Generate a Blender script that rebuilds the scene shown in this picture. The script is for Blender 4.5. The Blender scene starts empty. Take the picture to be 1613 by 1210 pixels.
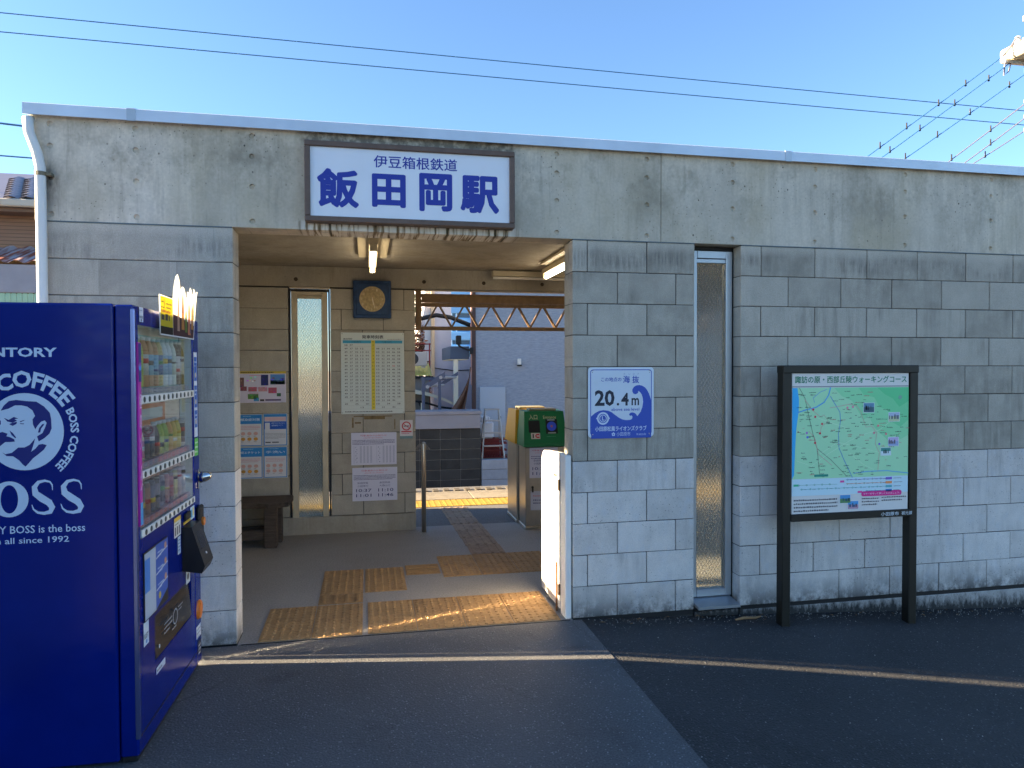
import bpy, bmesh, math, random
from mathutils import Vector, Matrix
random.seed(7)
sc = bpy.context.scene
col = sc.collection
# ------------------------------------------------------------------ camera
cam_d = bpy.data.cameras.new("camera"); cam = bpy.data.objects.new("camera", cam_d); col.objects.link(cam)
cam_d.sensor_width = 36.0; cam_d.lens = 1118.0/1613.0*36.0; cam_d.clip_start = 0.05; cam_d.clip_end = 3000
YAW, PITCH, ROLL = 0.2012, -0.0211, -0.0028
CAM = Vector((-1.2674, -4.3111, 1.5875))
_f = Vector((math.sin(YAW)*math.cos(PITCH), math.cos(YAW)*math.cos(PITCH), math.sin(PITCH)))
_r0 = Vector((math.cos(YAW), -math.sin(YAW), 0)); _u0 = _r0.cross(_f)
_r = math.cos(ROLL)*_r0 + math.sin(ROLL)*_u0; _u = -math.sin(ROLL)*_r0 + math.cos(ROLL)*_u0
cam.matrix_world = Matrix(((_r.x,_u.x,-_f.x,CAM.x),(_r.y,_u.y,-_f.y,CAM.y),(_r.z,_u.z,-_f.z,CAM.z),(0,0,0,1)))
sc.camera = cam
# ------------------------------------------------------------------ sky, sun, exposure
SUN_EL = math.radians(20.5)
SUN_TRAVEL = Vector((1.0, -0.176, 0)).normalized()
w = bpy.data.worlds.new("World"); sc.world = w; w.use_nodes = True
nt = w.node_tree; nt.nodes.clear()
sky = nt.nodes.new("ShaderNodeTexSky"); sky.sky_type = 'NISHITA'; sky.sun_disc = False
sky.sun_elevation = SUN_EL; sky.sun_rotation = math.atan2(-SUN_TRAVEL.x, -SUN_TRAVEL.y)
sky.altitude = 50; sky.air_density = 1.0; sky.dust_density = 0.3; sky.ozone_density = 4.8
bg = nt.nodes.new("ShaderNodeBackground"); bg.inputs[1].default_value = 0.05
wo = nt.nodes.new("ShaderNodeOutputWorld")
nt.links.new(sky.outputs[0], bg.inputs[0]); nt.links.new(bg.outputs[0], wo.inputs[0])
sl = bpy.data.lights.new("sun", 'SUN'); sl.energy = 5.0; sl.angle = math.radians(0.5); sl.color = (1.0, 0.79, 0.52)
so = bpy.data.objects.new("sun", sl); col.objects.link(so)
_d = Vector((SUN_TRAVEL.x*math.cos(SUN_EL), SUN_TRAVEL.y*math.cos(SUN_EL), -math.sin(SUN_EL)))
so.rotation_euler = _d.to_track_quat('-Z', 'Y').to_euler(); so.location = (-20, 4, 12)
vs = sc.view_settings
vs.view_transform = 'Standard'; vs.look = 'None'; vs.exposure = 2.8; vs.gamma = 1.0; vs.use_curve_mapping = False
sc.cycles.use_denoising = True
sc.cycles.use_adaptive_sampling = True; sc.cycles.adaptive_threshold = 0.02
sc.cycles.use_guiding = True; sc.cycles.guiding_training_samples = 64
sc.cycles.sample_clamp_indirect = 0.0
sc.cycles.max_bounces = 8; sc.cycles.diffuse_bounces = 5; sc.cycles.transmission_bounces = 8; sc.cycles.transparent_max_bounces = 8
sc.cycles.caustics_reflective = True; sc.cycles.caustics_refractive = True; sc.cycles.blur_glossy = 0.0

# ================================================================== helpers
def lin(c):
    return tuple(((x/255.0)/12.92 if x/255.0 <= 0.04045 else ((x/255.0+0.055)/1.055)**2.4) for x in c[:3])
_mats = {}
class NT:
    def __init__(s, name):
        s.m = bpy.data.materials.new(name); s.m.use_nodes = True; s.t = s.m.node_tree; s.t.nodes.clear()
        s.out = s.n("ShaderNodeOutputMaterial"); s.b = s.n("ShaderNodeBsdfPrincipled"); s.l(s.b.outputs[0], s.out.inputs[0])
        s._pos = None
    def n(s, t, **k):
        x = s.t.nodes.new(t)
        for a, v in k.items(): setattr(x, a, v)
        return x
    def l(s, a, b): s.t.links.new(a, b)
    def val(s, x, v):
        if hasattr(v, 'is_linked') or isinstance(v, bpy.types.NodeSocket): s.l(v, x)
        else: x.default_value = v
    def pos(s):
        if s._pos is None: s._pos = s.n("ShaderNodeNewGeometry").outputs['Position']
        return s._pos
    def mapping(s, vec, scale=(1,1,1), loc=(0,0,0), rot=(0,0,0)):
        m = s.n("ShaderNodeMapping"); s.l(vec, m.inputs[0]); m.inputs['Scale'].default_value = scale; m.inputs['Location'].default_value = loc; m.inputs['Rotation'].default_value = rot
        return m.outputs[0]
    def noise(s, vec, scale, detail=4, rough=.55):
        x = s.n("ShaderNodeTexNoise"); s.l(vec, x.inputs['Vector']); x.inputs['Scale'].default_value = scale; x.inputs['Detail'].default_value = detail; x.inputs['Roughness'].default_value = rough
        return x.outputs[0]
    def voro(s, vec, scale, feature='F1'):
        x = s.n("ShaderNodeTexVoronoi", feature=feature); s.l(vec, x.inputs['Vector']); x.inputs['Scale'].default_value = scale
        return x.outputs['Distance']
    def ramp(s, f, a, b, c0=0.0, c1=1.0):
        x = s.n("ShaderNodeMapRange"); x.clamp = True; s.l(f, x.inputs[0])
        for i, v in ((1,a),(2,b),(3,c0),(4,c1)): x.inputs[i].default_value = v
        return x.outputs[0]
    def math(s, op, a, b=0.0):
        x = s.n("ShaderNodeMath", operation=op); s.val(x.inputs[0], a); s.val(x.inputs[1], b); return x.outputs[0]
    def mix(s, f, a, b):
        x = s.n("ShaderNodeMix", data_type='RGBA'); s.val(x.inputs[0], f)
        for sock, v in ((x.inputs[6], a), (x.inputs[7], b)):
            if isinstance(v, bpy.types.NodeSocket): s.l(v, sock)
            else: sock.default_value = (*v[:3], 1)
        return x.outputs[2]
    def z(s):
        x = s.n("ShaderNodeSeparateXYZ"); s.l(s.pos(), x.inputs[0]); return x.outputs
    def rnd(s): return s.n("ShaderNodeObjectInfo").outputs['Random']
    def bump(s, h, strength, dist):
        x = s.n("ShaderNodeBump"); s.l(h, x.inputs['Height']); x.inputs['Strength'].default_value = strength; x.inputs['Distance'].default_value = dist; s.l(x.outputs[0], s.b.inputs['Normal'])
    def color(s, c):
        if isinstance(c, bpy.types.NodeSocket): s.l(c, s.b.inputs['Base Color'])
        else: s.b.inputs['Base Color'].default_value = (*c[:3], 1)
    def set(s, **k):
        for a, v in k.items(): s.b.inputs[a.replace('_', ' ')].default_value = v
def M(name, c, rough=.6, metal=0.0, nz=None, bump=None, srgb=True, coat=0.0, spec=.5):
    """plain procedural material: colour, with optional mottling nz=(scale, amount) and relief bump=(scale, dist)"""
    if name in _mats: return _mats[name]
    k = NT(name); c = lin(c) if srgb else c
    k.set(Roughness=rough, Metallic=metal, Coat_Weight=coat, Specular_IOR_Level=spec)
    if nz:
        f = k.noise(k.pos(), nz[0]); f = k.ramp(f, .3, .7)
        k.color(k.mix(f, tuple(x*(1-nz[1]) for x in c), tuple(min(1, x*(1+nz[1])) for x in c)))
    else: k.color(c)
    if bump: k.bump(k.noise(k.pos(), bump[0], 3), 1.0, bump[1])
    _mats[name] = k.m
    return k.m
def ink(c):
    return M("print_%02x%02x%02x" % tuple(int(x) for x in c[:3]), c, .45)

class MB:
    def __init__(s): s.v = []; s.f = []; s.mi = []
    def add(s, vs, fs, mi=0):
        b = len(s.v); s.v += [tuple(x) for x in vs]; s.f += [tuple(b+i for i in f) for f in fs]; s.mi += [mi]*len(fs); return s
    def box(s, x0, x1, y0, y1, z0, z1, mi=0):
        return s.add([(x0,y0,z0),(x1,y0,z0),(x1,y1,z0),(x0,y1,z0),(x0,y0,z1),(x1,y0,z1),(x1,y1,z1),(x0,y1,z1)],
                     [(0,3,2,1),(4,5,6,7),(0,1,5,4),(1,2,6,5),(2,3,7,6),(3,0,4,7)], mi)
    def bev(s, x0, x1, y0, y1, z0, z1, b=.004, mi=0):
        """box with all edges chamfered"""
        P = []
        for sx, xx in ((-1,x0),(1,x1)):
            for sy, yy in ((-1,y0),(1,y1)):
                for sz, zz in ((-1,z0),(1,z1)):
                    P += [(xx, yy-sy*b, zz-sz*b), (xx-sx*b, yy, zz-sz*b), (xx-sx*b, yy-sy*b, zz)]
        bm = bmesh.new()
        for q in P: bm.verts.new(q)
        bmesh.ops.convex_hull(bm, input=bm.verts)
        bmesh.ops.dissolve_limit(bm, angle_limit=.01, verts=bm.verts, edges=bm.edges)
        bm.verts.index_update()
        vs = [v.co[:] for v in bm.verts]; fs = [[v.index for v in f.verts] for f in bm.faces]; bm.free()
        return s.add(vs, fs, mi)
    def tube(s, path, r, n=8, mi=0, cap=True):
        P = [Vector(p) for p in path]; rings = []
        R = r if isinstance(r, (list, tuple)) else [r]*len(P)
        prev = None
        for i, p in enumerate(P):
            t = (P[min(i+1, len(P)-1)] - P[max(i-1, 0)]).normalized()
            if prev is None:
                a = t.orthogonal().normalized()
            else:
                a = (prev - t*prev.dot(t)).normalized()
            prev = a; b = t.cross(a)
            rings.append([p + R[i]*(math.cos(2*math.pi*j/n)*a + math.sin(2*math.pi*j/n)*b) for j in range(n)])
        vs = [v for ring in rings for v in ring]; fs = []
        for i in range(len(P)-1):
            for j in range(n):
                fs.append((i*n+j, i*n+(j+1) % n, (i+1)*n+(j+1) % n, (i+1)*n+j))
        if cap: fs += [tuple(range(n))[::-1], tuple((len(P)-1)*n+j for j in range(n))]
        return s.add(vs, fs, mi)
    def cyl(s, p0, p1, r, n=12, mi=0): return s.tube([p0, p1], r, n, mi)
    def lathe(s, c, prof, n=12, mi=0):
        """prof: (radius, z) list round the vertical axis through c"""
        vs = []; fs = []
        for r, zz in prof:
            for j in range(n):
                a = 2*math.pi*j/n; vs.append((c[0]+r*math.cos(a), c[1]+r*math.sin(a), c[2]+zz))
        for i in range(len(prof)-1):
            for j in range(n): fs.append((i*n+j, i*n+(j+1) % n, (i+1)*n+(j+1) % n, (i+1)*n+j))
        fs += [tuple(range(n))[::-1], tuple((len(prof)-1)*n+j for j in range(n))]
        return s.add(vs, fs, mi)
    def prism(s, poly, a0, a1, axis='y', mi=0):
        """extrude a 2-D outline: axis y -> (x,z), x -> (y,z), z -> (x,y)"""
        def put(p, a): return {'y': (p[0], a, p[1]), 'x': (a, p[0], p[1]), 'z': (p[0], p[1], a)}[axis]
        n = len(poly); vs = [put(p, a0) for p in poly] + [put(p, a1) for p in poly]
        fs = [tuple(range(n)), tuple(range(n, 2*n))[::-1]] + [(i, (i+1) % n, n+(i+1) % n, n+i) for i in range(n)]
        return s.add(vs, fs, mi)
    def mesh(s, name, mats, smooth=False):
        me = bpy.data.meshes.new(name); me.from_pydata(s.v, [], s.f)
        for m in (mats if isinstance(mats, (list, tuple)) else [mats]): me.materials.append(m)
        if any(s.mi): me.polygons.foreach_set('material_index', s.mi)
        bm = bmesh.new(); bm.from_mesh(me); bmesh.ops.recalc_face_normals(bm, faces=bm.faces); bm.to_mesh(me); bm.free()
        if smooth: me.polygons.foreach_set('use_smooth', [True]*len(me.polygons))
        me.update(); return me
def link(name, me, parent=None, loc=(0,0,0), rz=0.0, rot=None):
    o = bpy.data.objects.new(name, me); col.objects.link(o); o.parent = parent; o.location = loc
    o.rotation_euler = rot if rot else (0, 0, rz); return o
def part(name, mb, mats, parent=None, loc=(0,0,0), rz=0.0, smooth=False, rot=None):
    return link(name, mb.mesh(name, mats, smooth), parent, loc, rz, rot)
def tag(o, label, cat, group=None):
    o['label'] = label; o['category'] = cat
    if group: o['group'] = group
    return o
def thing(name, label, cat, loc=(0,0,0), rz=0.0, group=None):
    return tag(link(name, None, None, loc, rz), label, cat, group)
def struct(name, mb, mats, smooth=False):
    o = part(name, mb, mats, None, smooth=smooth); o['kind'] = 'structure'; return o
def rrect(x0, z0, x1, z1, r, n=4):
    P = []
    for cx, cz, a in ((x1-r, z0+r, -90), (x1-r, z1-r, 0), (x0+r, z1-r, 90), (x0+r, z0+r, 180)):
        for i in range(n+1):
            t = math.radians(a+90*i/n); P.append((cx+r*math.cos(t), cz+r*math.sin(t)))
    return P

_tc = {}
def text_mesh(s, bold):
    k = (s, bold)
    if k not in _tc:
        cu = bpy.data.curves.new('t', 'FONT'); cu.body = s; cu.resolution_u = 2; cu.offset = bold
        o = bpy.data.objects.new('t', cu); me = o.to_mesh()
        _tc[k] = ([v.co[:2] for v in me.vertices], [tuple(p.vertices) for p in me.polygons])
        o.to_mesh_clear(); bpy.data.objects.remove(o); bpy.data.curves.remove(cu)
    return _tc[k]
class Print:
    """flat print on the local XZ plane, read from -Y; layers stand 0.4 mm apart"""
    def __init__(s): s.mb = MB(); s.mats = []
    def _m(s, c):
        m = c if isinstance(c, bpy.types.Material) else ink(c)
        if m not in s.mats: s.mats.append(m)
        return s.mats.index(m)
    def poly(s, P, c, layer=1):
        s.mb.add([(x, -.0004*layer, z) for x, z in P], [tuple(range(len(P)))], s._m(c)); return s
    def rect(s, x0, z0, x1, z1, c, layer=1): return s.poly([(x0,z0),(x1,z0),(x1,z1),(x0,z1)], c, layer)
    def disc(s, x, z, r, c, layer=1, n=20, sx=1.0): return s.poly([(x+sx*r*math.cos(2*math.pi*i/n), z+r*math.sin(2*math.pi*i/n)) for i in range(n)], c, layer)
    def ring(s, x, z, r0, r1, c, layer=1, n=24):
        P = [(x+r*math.cos(2*math.pi*i/n), -.0004*layer, z+r*math.sin(2*math.pi*i/n)) for r in (r0, r1) for i in range(n)]
        s.mb.add(P, [(i, (i+1) % n, n+(i+1) % n, n+i) for i in range(n)], s._m(c)); return s
    def stroke(s, P, wd, c, layer=1, caps=True):
        P = [Vector((a, b)) for a, b in P]; L = []; Rr = []
        for i, p in enumerate(P):
            t = (P[min(i+1, len(P)-1)]-P[max(i-1, 0)]).normalized(); n = Vector((-t.y, t.x))
            h = (wd[i] if isinstance(wd, (list, tuple)) else wd)/2
            L.append(p+n*h); Rr.append(p-n*h)
        for i in range(len(P)-1): s.poly([Rr[i], Rr[i+1], L[i+1], L[i]], c, layer)
        if caps:
            h0 = (wd[0] if isinstance(wd, (list, tuple)) else wd)/2; h1 = (wd[-1] if isinstance(wd, (list, tuple)) else wd)/2
            s.disc(P[0].x, P[0].y, h0, c, layer+.15, 10); s.disc(P[-1].x, P[-1].y, h1, c, layer+.15, 10)
        return s
    def text(s, t, x0, z0, wd, h, c, layer=2, bold=.0, fn=None):
        cjk = any(ord(q) > 0x2E80 for q in t)
        vs, fs = text_mesh(t, 0.0 if cjk else bold)
        if not vs: return s
        a0 = min(v[0] for v in vs); a1 = max(v[0] for v in vs); b0 = min(v[1] for v in vs); b1 = max(v[1] for v in vs)
        sh = [(0.0, 0.0)]
        if cjk and bold > .009:      # heavier strokes: the glyph repeated round a small circle
            nn = 12 if bold > .02 else 6; rx = bold*min(wd/(a1-a0), h/(b1-b0)); wd -= 2*rx; h -= 2*rx; x0 += rx; z0 += rx
            sh += [(rx*math.cos(2*math.pi*i/nn), rx*math.sin(2*math.pi*i/nn)) for i in range(nn)]
        for j, (dx, dz) in enumerate(sh):
            Q = []
            for a, b in vs:
                p = (x0+(a-a0)/(a1-a0)*wd+dx, z0+(b-b0)/(b1-b0)*h+dz)
                if fn: p = fn(*p)
                Q.append((p[0], -.0004*layer-.00002*j, p[1]))
            s.mb.add(Q, fs, s._m(c))
        return s
    def dashes(s, x0, z0, x1, n, dz, c, layer=2, th=.4):
        """n lines of print too small to read, as runs of short marks"""
        for i in range(n):
            x = x0; z = z0-i*dz; xe = x0+(x1-x0)*(1 if i < n-1 else random.uniform(.5, .95))
            while x < xe:
                wd = random.uniform(.5, 1.0)*dz*th*1.6; s.rect(x, z, min(x+wd, xe), z+dz*th*random.uniform(.75, 1.1), c, layer); x += wd+dz*th*.45
        return s
    def build(s, name, parent, loc=(0,0,0), rz=0.0): return part(name, s.mb, s.mats, parent, loc, rz)
def card(name, label, cat, x, y, z, wd, h, paper, fill, group=None, th=.003, rz=0.0):
    """a sheet standing on the XZ plane with its print; (x,z) is its lower left corner"""
    t = thing(name, label, cat, (x, y, z), rz, group)
    part('sheet', MB().bev(0, wd, -th, 0, 0, h, .0008), ink(paper), t)
    p = Print(); fill(p, wd, h)
    if p.mb.v: p.build('print', t, (0, -th, 0))
    return t
# ================================================================== surface materials
def concrete(name, lo, hi, holes=1.0, stains=True):
    k = NT(name); P = k.pos()
    big = k.ramp(k.noise(P, 1.7, 5, .6), .32, .68)
    c = k.mix(big, lo, hi)
    warm = k.ramp(k.noise(k.mapping(P, (.9, .9, .5), (4, 2, 1)), 2.3, 3), .48, .68)
    c = k.mix(k.math('MULTIPLY', warm, .55), c, (lo[0]*1.02, lo[1]*.97, lo[2]*.80))
    streak = k.math('MULTIPLY', k.ramp(k.noise(k.mapping(P, (9, 9, .55)), 1.6, 4, .65), .42, .7), k.ramp(k.noise(k.mapping(P, (1, 1, 1), (9, 9, 9)), 1.4, 3), .4, .62))
    c = k.mix(k.math('MULTIPLY', streak, .45), c, tuple(min(1, x*1.25) for x in hi))
    dark = k.ramp(k.noise(k.mapping(P, (13, 13, 1.0), (7, 0, 0)), 1.3, 5, .7), .56, .8)
    c = k.mix(k.math('MULTIPLY', dark, .55), c, tuple(x*.42 for x in lo))
    blot = k.math('MULTIPLY', k.math('MULTIPLY', k.ramp(k.noise(k.mapping(P, (1, 1, .8), (2, 5, 3)), 2.9, 5, .75), .46, .66), .75), k.ramp(k.z()[2], 2.45, 2.75, .25, 1.0)); c = k.mix(blot, c, (lo[0]*.5, lo[1]*.5, lo[2]*.46))
    fine = k.noise(P, 60, 3); c = k.mix(k.ramp(fine, .35, .75, 0, .25), c, tuple(x*.6 for x in lo))
    # air holes left by the formwork
    msk = k.ramp(k.noise(P, 2.6, 3), .42, .6)
    v1 = k.ramp(k.voro(k.mapping(P, (1, .0, .8)), 17), .06, .10, 1, 0); v2 = k.ramp(k.voro(k.mapping(P, (1, .0, 1), (3.3, 1.7, 2.1)), 38), .10, .16, 1, 0)
    hol = k.math('MULTIPLY', k.math('MAXIMUM', v1, k.math('MULTIPLY', v2, .6)), k.math('MULTIPLY', msk, holes))
    c = k.mix(k.math('MULTIPLY', hol, .95), c, tuple(x*.08 for x in lo))
    if stains:
        X, Y, Z = k.z()
        # soot under the name board and along its top, rust below the pipe bracket
        inx = k.math('MULTIPLY', k.ramp(X, -1.68, -1.60), k.ramp(X, -.39, -.32, 1, 0))
        under = k.math('MULTIPLY', inx, k.ramp(Z, 2.462, 2.448))
        dn = k.noise(k.mapping(P, (30, 1, 2)), 1.0, 4, .7)
        c = k.mix(under, c, (.70, .66, .58))
        c = k.mix(k.math('MULTIPLY', under, k.ramp(dn, .48, .56)), c, (.26, .19, .11))
        c = k.mix(k.math('MULTIPLY', under, k.ramp(dn, .55, .62)), c, (.04, .04, .025))
        over = k.math('MULTIPLY', inx, k.math('MULTIPLY', k.ramp(Z, 2.89, 2.905), k.ramp(k.noise(P, 24, 4), .3, .55)))
        c = k.mix(k.math('MULTIPLY', over, .7), c, (.05, .046, .04))
        px = k.math('MULTIPLY', k.math('MULTIPLY', k.ramp(X, -2.87, -2.96), k.ramp(Z, 2.40, 2.60)), k.ramp(Z, 2.74, 2.66))
        c = k.mix(k.math('MULTIPLY', px, k.ramp(k.noise(k.mapping(P, (3, 1, 1)), 9, 4), .3, .6)), c, (.06, .05, .045))
        # grime that rises from the bottom edge
        low = k.math('MULTIPLY', k.ramp(Z, 2.47, 2.40), k.ramp(k.noise(k.mapping(P, (4, 4, 1)), 2.5, 4), .5, .75))
        c = k.mix(k.math('MULTIPLY', low, .5), c, tuple(x*.45 for x in lo))
    k.color(c); k.set(Roughness=.85, Specular_IOR_Level=.3)
    h = k.math('SUBTRACT', k.math('MULTIPLY', k.noise(P, 45, 4), .35), hol); k.bump(h, .6, .004)
    _mats[name] = k.m; return k.m
def blockmat(name, lo, hi, kind):
    k = NT(name); P = k.pos(); r = k.rnd(); X, Y, Z = k.z()
    c = k.mix(r, lo, hi)
    ph = k.n("ShaderNodeVectorMath", operation='ADD'); k.l(P, ph.inputs[0])
    cmb = k.n("ShaderNodeCombineXYZ"); k.l(k.math('MULTIPLY', r, 37), cmb.inputs[0]); k.l(k.math('MULTIPLY', r, 11), cmb.inputs[2]); k.l(cmb.outputs[0], ph.inputs[1]); Q = ph.outputs[0]
    mo = k.ramp(k.noise(Q, 5, 5, .65), .3, .72); c = k.mix(k.math('MULTIPLY', mo, .6), c, tuple(x*1.35 for x in hi))
    st = k.math('MULTIPLY', k.ramp(k.noise(k.mapping(Q, (11, 11, 1.3)), 1.2, 5, .7), .45, .75), k.ramp(k.noise(k.mapping(Q, (1.6, 1.6, 1.6), (3, 1, 7)), 1.5, 2), .40, .62))
    c = k.mix(k.math('MULTIPLY', st, .75 if kind != 'inner' else .2), c, tuple(x*.5 for x in lo))
    if kind == 'upper':
        # mould streaks that hang below the drip line of the top course
        top = k.math('MULTIPLY', k.ramp(Z, 2.20, 2.25), k.ramp(Z, 2.37, 2.30))
        dn = k.math('MULTIPLY', k.ramp(k.noise(k.mapping(P, (38, 38, 3.2)), 1.1, 5, .75), .42, .62), k.ramp(k.noise(k.mapping(P, (2.6, 2.6, 6.0), (5, 1, 2)), 1.3, 3), .38, .60))
        c = k.mix(k.math('MULTIPLY', k.math('MULTIPLY', top, dn), .52), c, (.045, .045, .05))
        tb = k.ramp(Z, 2.33, 2.38); c = k.mix(k.math('MULTIPLY', tb, .5), c, tuple(min(1, x*1.35) for x in hi))
    if kind == 'lower':
        sp = k.ramp(k.voro(P, 45), .10, .2, 1, 0); sm = k.ramp(k.noise(P, 4, 3), .42, .62)
        c = k.mix(k.math('MULTIPLY', k.math('MULTIPLY', sp, sm), .75), c, tuple(x*.2 for x in lo))
        ef = k.ramp(k.noise(k.mapping(P, (5, 5, 3), (1, 8, 2)), 2.2, 5, .7), .52, .7); c = k.mix(k.math('MULTIPLY', ef, .5), c, (.62, .63, .66))
        gz = k.math('MULTIPLY', k.ramp(Z, .16, .0), k.ramp(k.noise(k.mapping(P, (1, 1, .8)), 9, 6, .75), .34, .54)); c = k.mix(k.math('MULTIPLY', gz, .9), c, (.035, .035, .035))
    gr = k.noise(P, 170, 2); c = k.mix(k.ramp(gr, .3, .7, 0, .3), c, tuple(x*.55 for x in lo))
    k.color(c); k.set(Roughness=.9, Specular_IOR_Level=.25); k.bump(k.math('ADD', k.noise(P, 120, 4), k.math('MULTIPLY', k.noise(P, 30, 3), .6)), .55, .003)
    _mats[name] = k.m; return k.m
def ground_mat(name, base, speck, grain, rough, patch=.3, bumpd=.004):
    k = NT(name); P = k.pos()
    big = k.ramp(k.noise(P, .9, 5, .6), .3, .7); c = k.mix(big, tuple(x*(1-patch) for x in base), tuple(x*(1+patch) for x in base))
    g = k.ramp(k.noise(P, grain, 2, .6), .35, .7); c = k.mix(k.math('MULTIPLY', g, .6), c, tuple(x*1.9 for x in base))
    v = k.n("ShaderNodeTexVoronoi"); k.l(P, v.inputs['Vector']); v.inputs['Scale'].default_value = grain*.75
    pick = k.ramp(v.outputs['Color'], .62, .92); sp = k.math('MULTIPLY', k.math('MULTIPLY', k.ramp(v.outputs['Distance'], .22, .40, 1, 0), pick), .8)
    c = k.mix(sp, c, speck)
    if .3 <= patch < .5 and grain < 120:
        # worn wheel tracks, oil spots and hairline cracks
        o_ = k.ramp(k.noise(k.mapping(P, (1, 1, 1), (3, 8, 0)), 1.9, 4, .6), .62, .72); c = k.mix(k.math('MULTIPLY', o_, .45), c, tuple(x*.45 for x in base))
        w_ = k.noise(P, 3.0, 4); wp = k.n("ShaderNodeVectorMath", operation='ADD'); k.l(P, wp.inputs[0]); cb = k.n("ShaderNodeCombineXYZ"); k.l(k.math('MULTIPLY', w_, .5), cb.inputs[0]); k.l(k.math('MULTIPLY', w_, .4), cb.inputs[1]); k.l(cb.outputs[0], wp.inputs[1])
        ck = k.math('MULTIPLY', k.ramp(k.voro(wp.outputs[0], .75, 'DISTANCE_TO_EDGE'), .0035, .007, 1, 0), k.ramp(k.noise(P, 1.1, 2), .50, .58)); c = k.mix(k.math('MULTIPLY', ck, .3), c, tuple(x*.25 for x in base))
    k.color(c); k.set(Roughness=rough, Specular_IOR_Level=.35)
    k.bump(k.math('ADD', k.noise(P, grain*.7, 3, .7), k.math('MULTIPLY', k.voro(P, grain*.8), .6)), .9, bumpd)
    _mats[name] = k.m; return k.m
m_beam = concrete('cast_concrete', (.48, .425, .335), (.72, .645, .525))
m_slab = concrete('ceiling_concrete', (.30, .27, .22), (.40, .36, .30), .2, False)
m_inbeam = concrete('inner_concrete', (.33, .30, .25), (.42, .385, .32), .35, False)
k = NT('plinth_concrete'); P = k.pos(); X_, Y_, Z_ = k.z(); c = k.mix(k.ramp(k.noise(P, 9, 5, .7), .3, .7), (.30, .275, .25), (.50, .46, .42))
hh = k.math('ADD', k.math('ADD', Z_, k.math('MULTIPLY', X_, .047)), k.math('MULTIPLY', k.math('SUBTRACT', k.noise(k.mapping(P, (5, 5, 2)), 5, 5, .75), .5), .26))
c = k.mix(k.math('MULTIPLY', k.ramp(hh, .10, .02), .95), c, (.018, .018, .017)); c = k.mix(k.math('MULTIPLY', k.ramp(k.voro(P, 60), .12, .22, 1, 0), .6), c, (.05, .05, .05)); k.color(c); k.set(Roughness=.9); k.bump(k.noise(P, 60, 4), .7, .005); m_plinth = k.m
m_bup = blockmat('weathered_block', (.29, .262, .212), (.48, .435, .36), 'upper')
m_blo = blockmat('pale_block', (.53, .485, .44), (.70, .645, .59), 'lower')
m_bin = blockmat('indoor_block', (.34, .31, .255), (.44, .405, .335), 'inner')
m_mortar = M('recessed_mortar', (72, 70, 68), .95, bump=(80, .002))
m_asph = ground_mat('asphalt', (.034, .034, .035), (.20, .20, .20), 100, .75, .35, .008)
m_apron = ground_mat('worn_pavement', (.085, .085, .086), (.36, .36, .36), 115, .72, .30, .004)
m_floor = ground_mat('floor_mortar', (.21, .20, .185), (.30, .29, .27), 90, .7, .28, .0012)
m_plat = ground_mat('platform_asphalt', (.10, .095, .09), (.2, .2, .2), 80, .85, .2, .003)
m_ballast = ground_mat('ballast', (.18, .16, .14), (.3, .28, .25), 18, .95, .4, .02)
def tactile_mat(name, a, b):
    k = NT(name); P = k.pos(); c = k.mix(k.rnd(), a, b)
    d = k.ramp(k.noise(P, 9, 5, .7), .42, .68); c = k.mix(k.math('MULTIPLY', d, .45), c, tuple(x*.42 for x in a))
    s2 = k.ramp(k.noise(P, 70, 3), .52, .7); c = k.mix(k.math('MULTIPLY', s2, .5), c, tuple(x*.45 for x in a))
    k.color(c); k.set(Roughness=.75, Specular_IOR_Level=.3); k.bump(k.noise(P, 120, 2), .4, .0015); _mats[name] = k.m; return k.m
m_tac = tactile_mat('tactile_ochre', (.32, .19, .08), (.39, .235, .098))
m_tacd = tactile_mat('tactile_brown', (.27, .19, .125), (.33, .24, .16))
m_tacy = tactile_mat('tactile_yellow', (.36, .22, .035), (.41, .26, .04))
m_edge = tactile_mat('platform_edge', (.24, .205, .15), (.27, .23, .17))
m_alu = M('anodised_aluminium', (176, 180, 184), .38, .75, nz=(6, .08))
m_alub = M('bronze_aluminium', (196, 182, 156), .5, .25, nz=(6, .08))
m_cap = M('coping_sheet', (196, 205, 214), .38, .35, nz=(3, .10))
m_black = M('black_rubber', (18, 18, 20), .6)
m_steel = M('brushed_steel', (182, 174, 162), .34, .85, nz=(20, .06))
m_white = M('white_paint', (224, 222, 214), .45, nz=(5, .05))
m_brown = M('brown_paint', (78, 62, 52), .5, nz=(14, .12))
m_brownst = M('brown_steel', (122, 96, 66), .6, nz=(20, .2))
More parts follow.
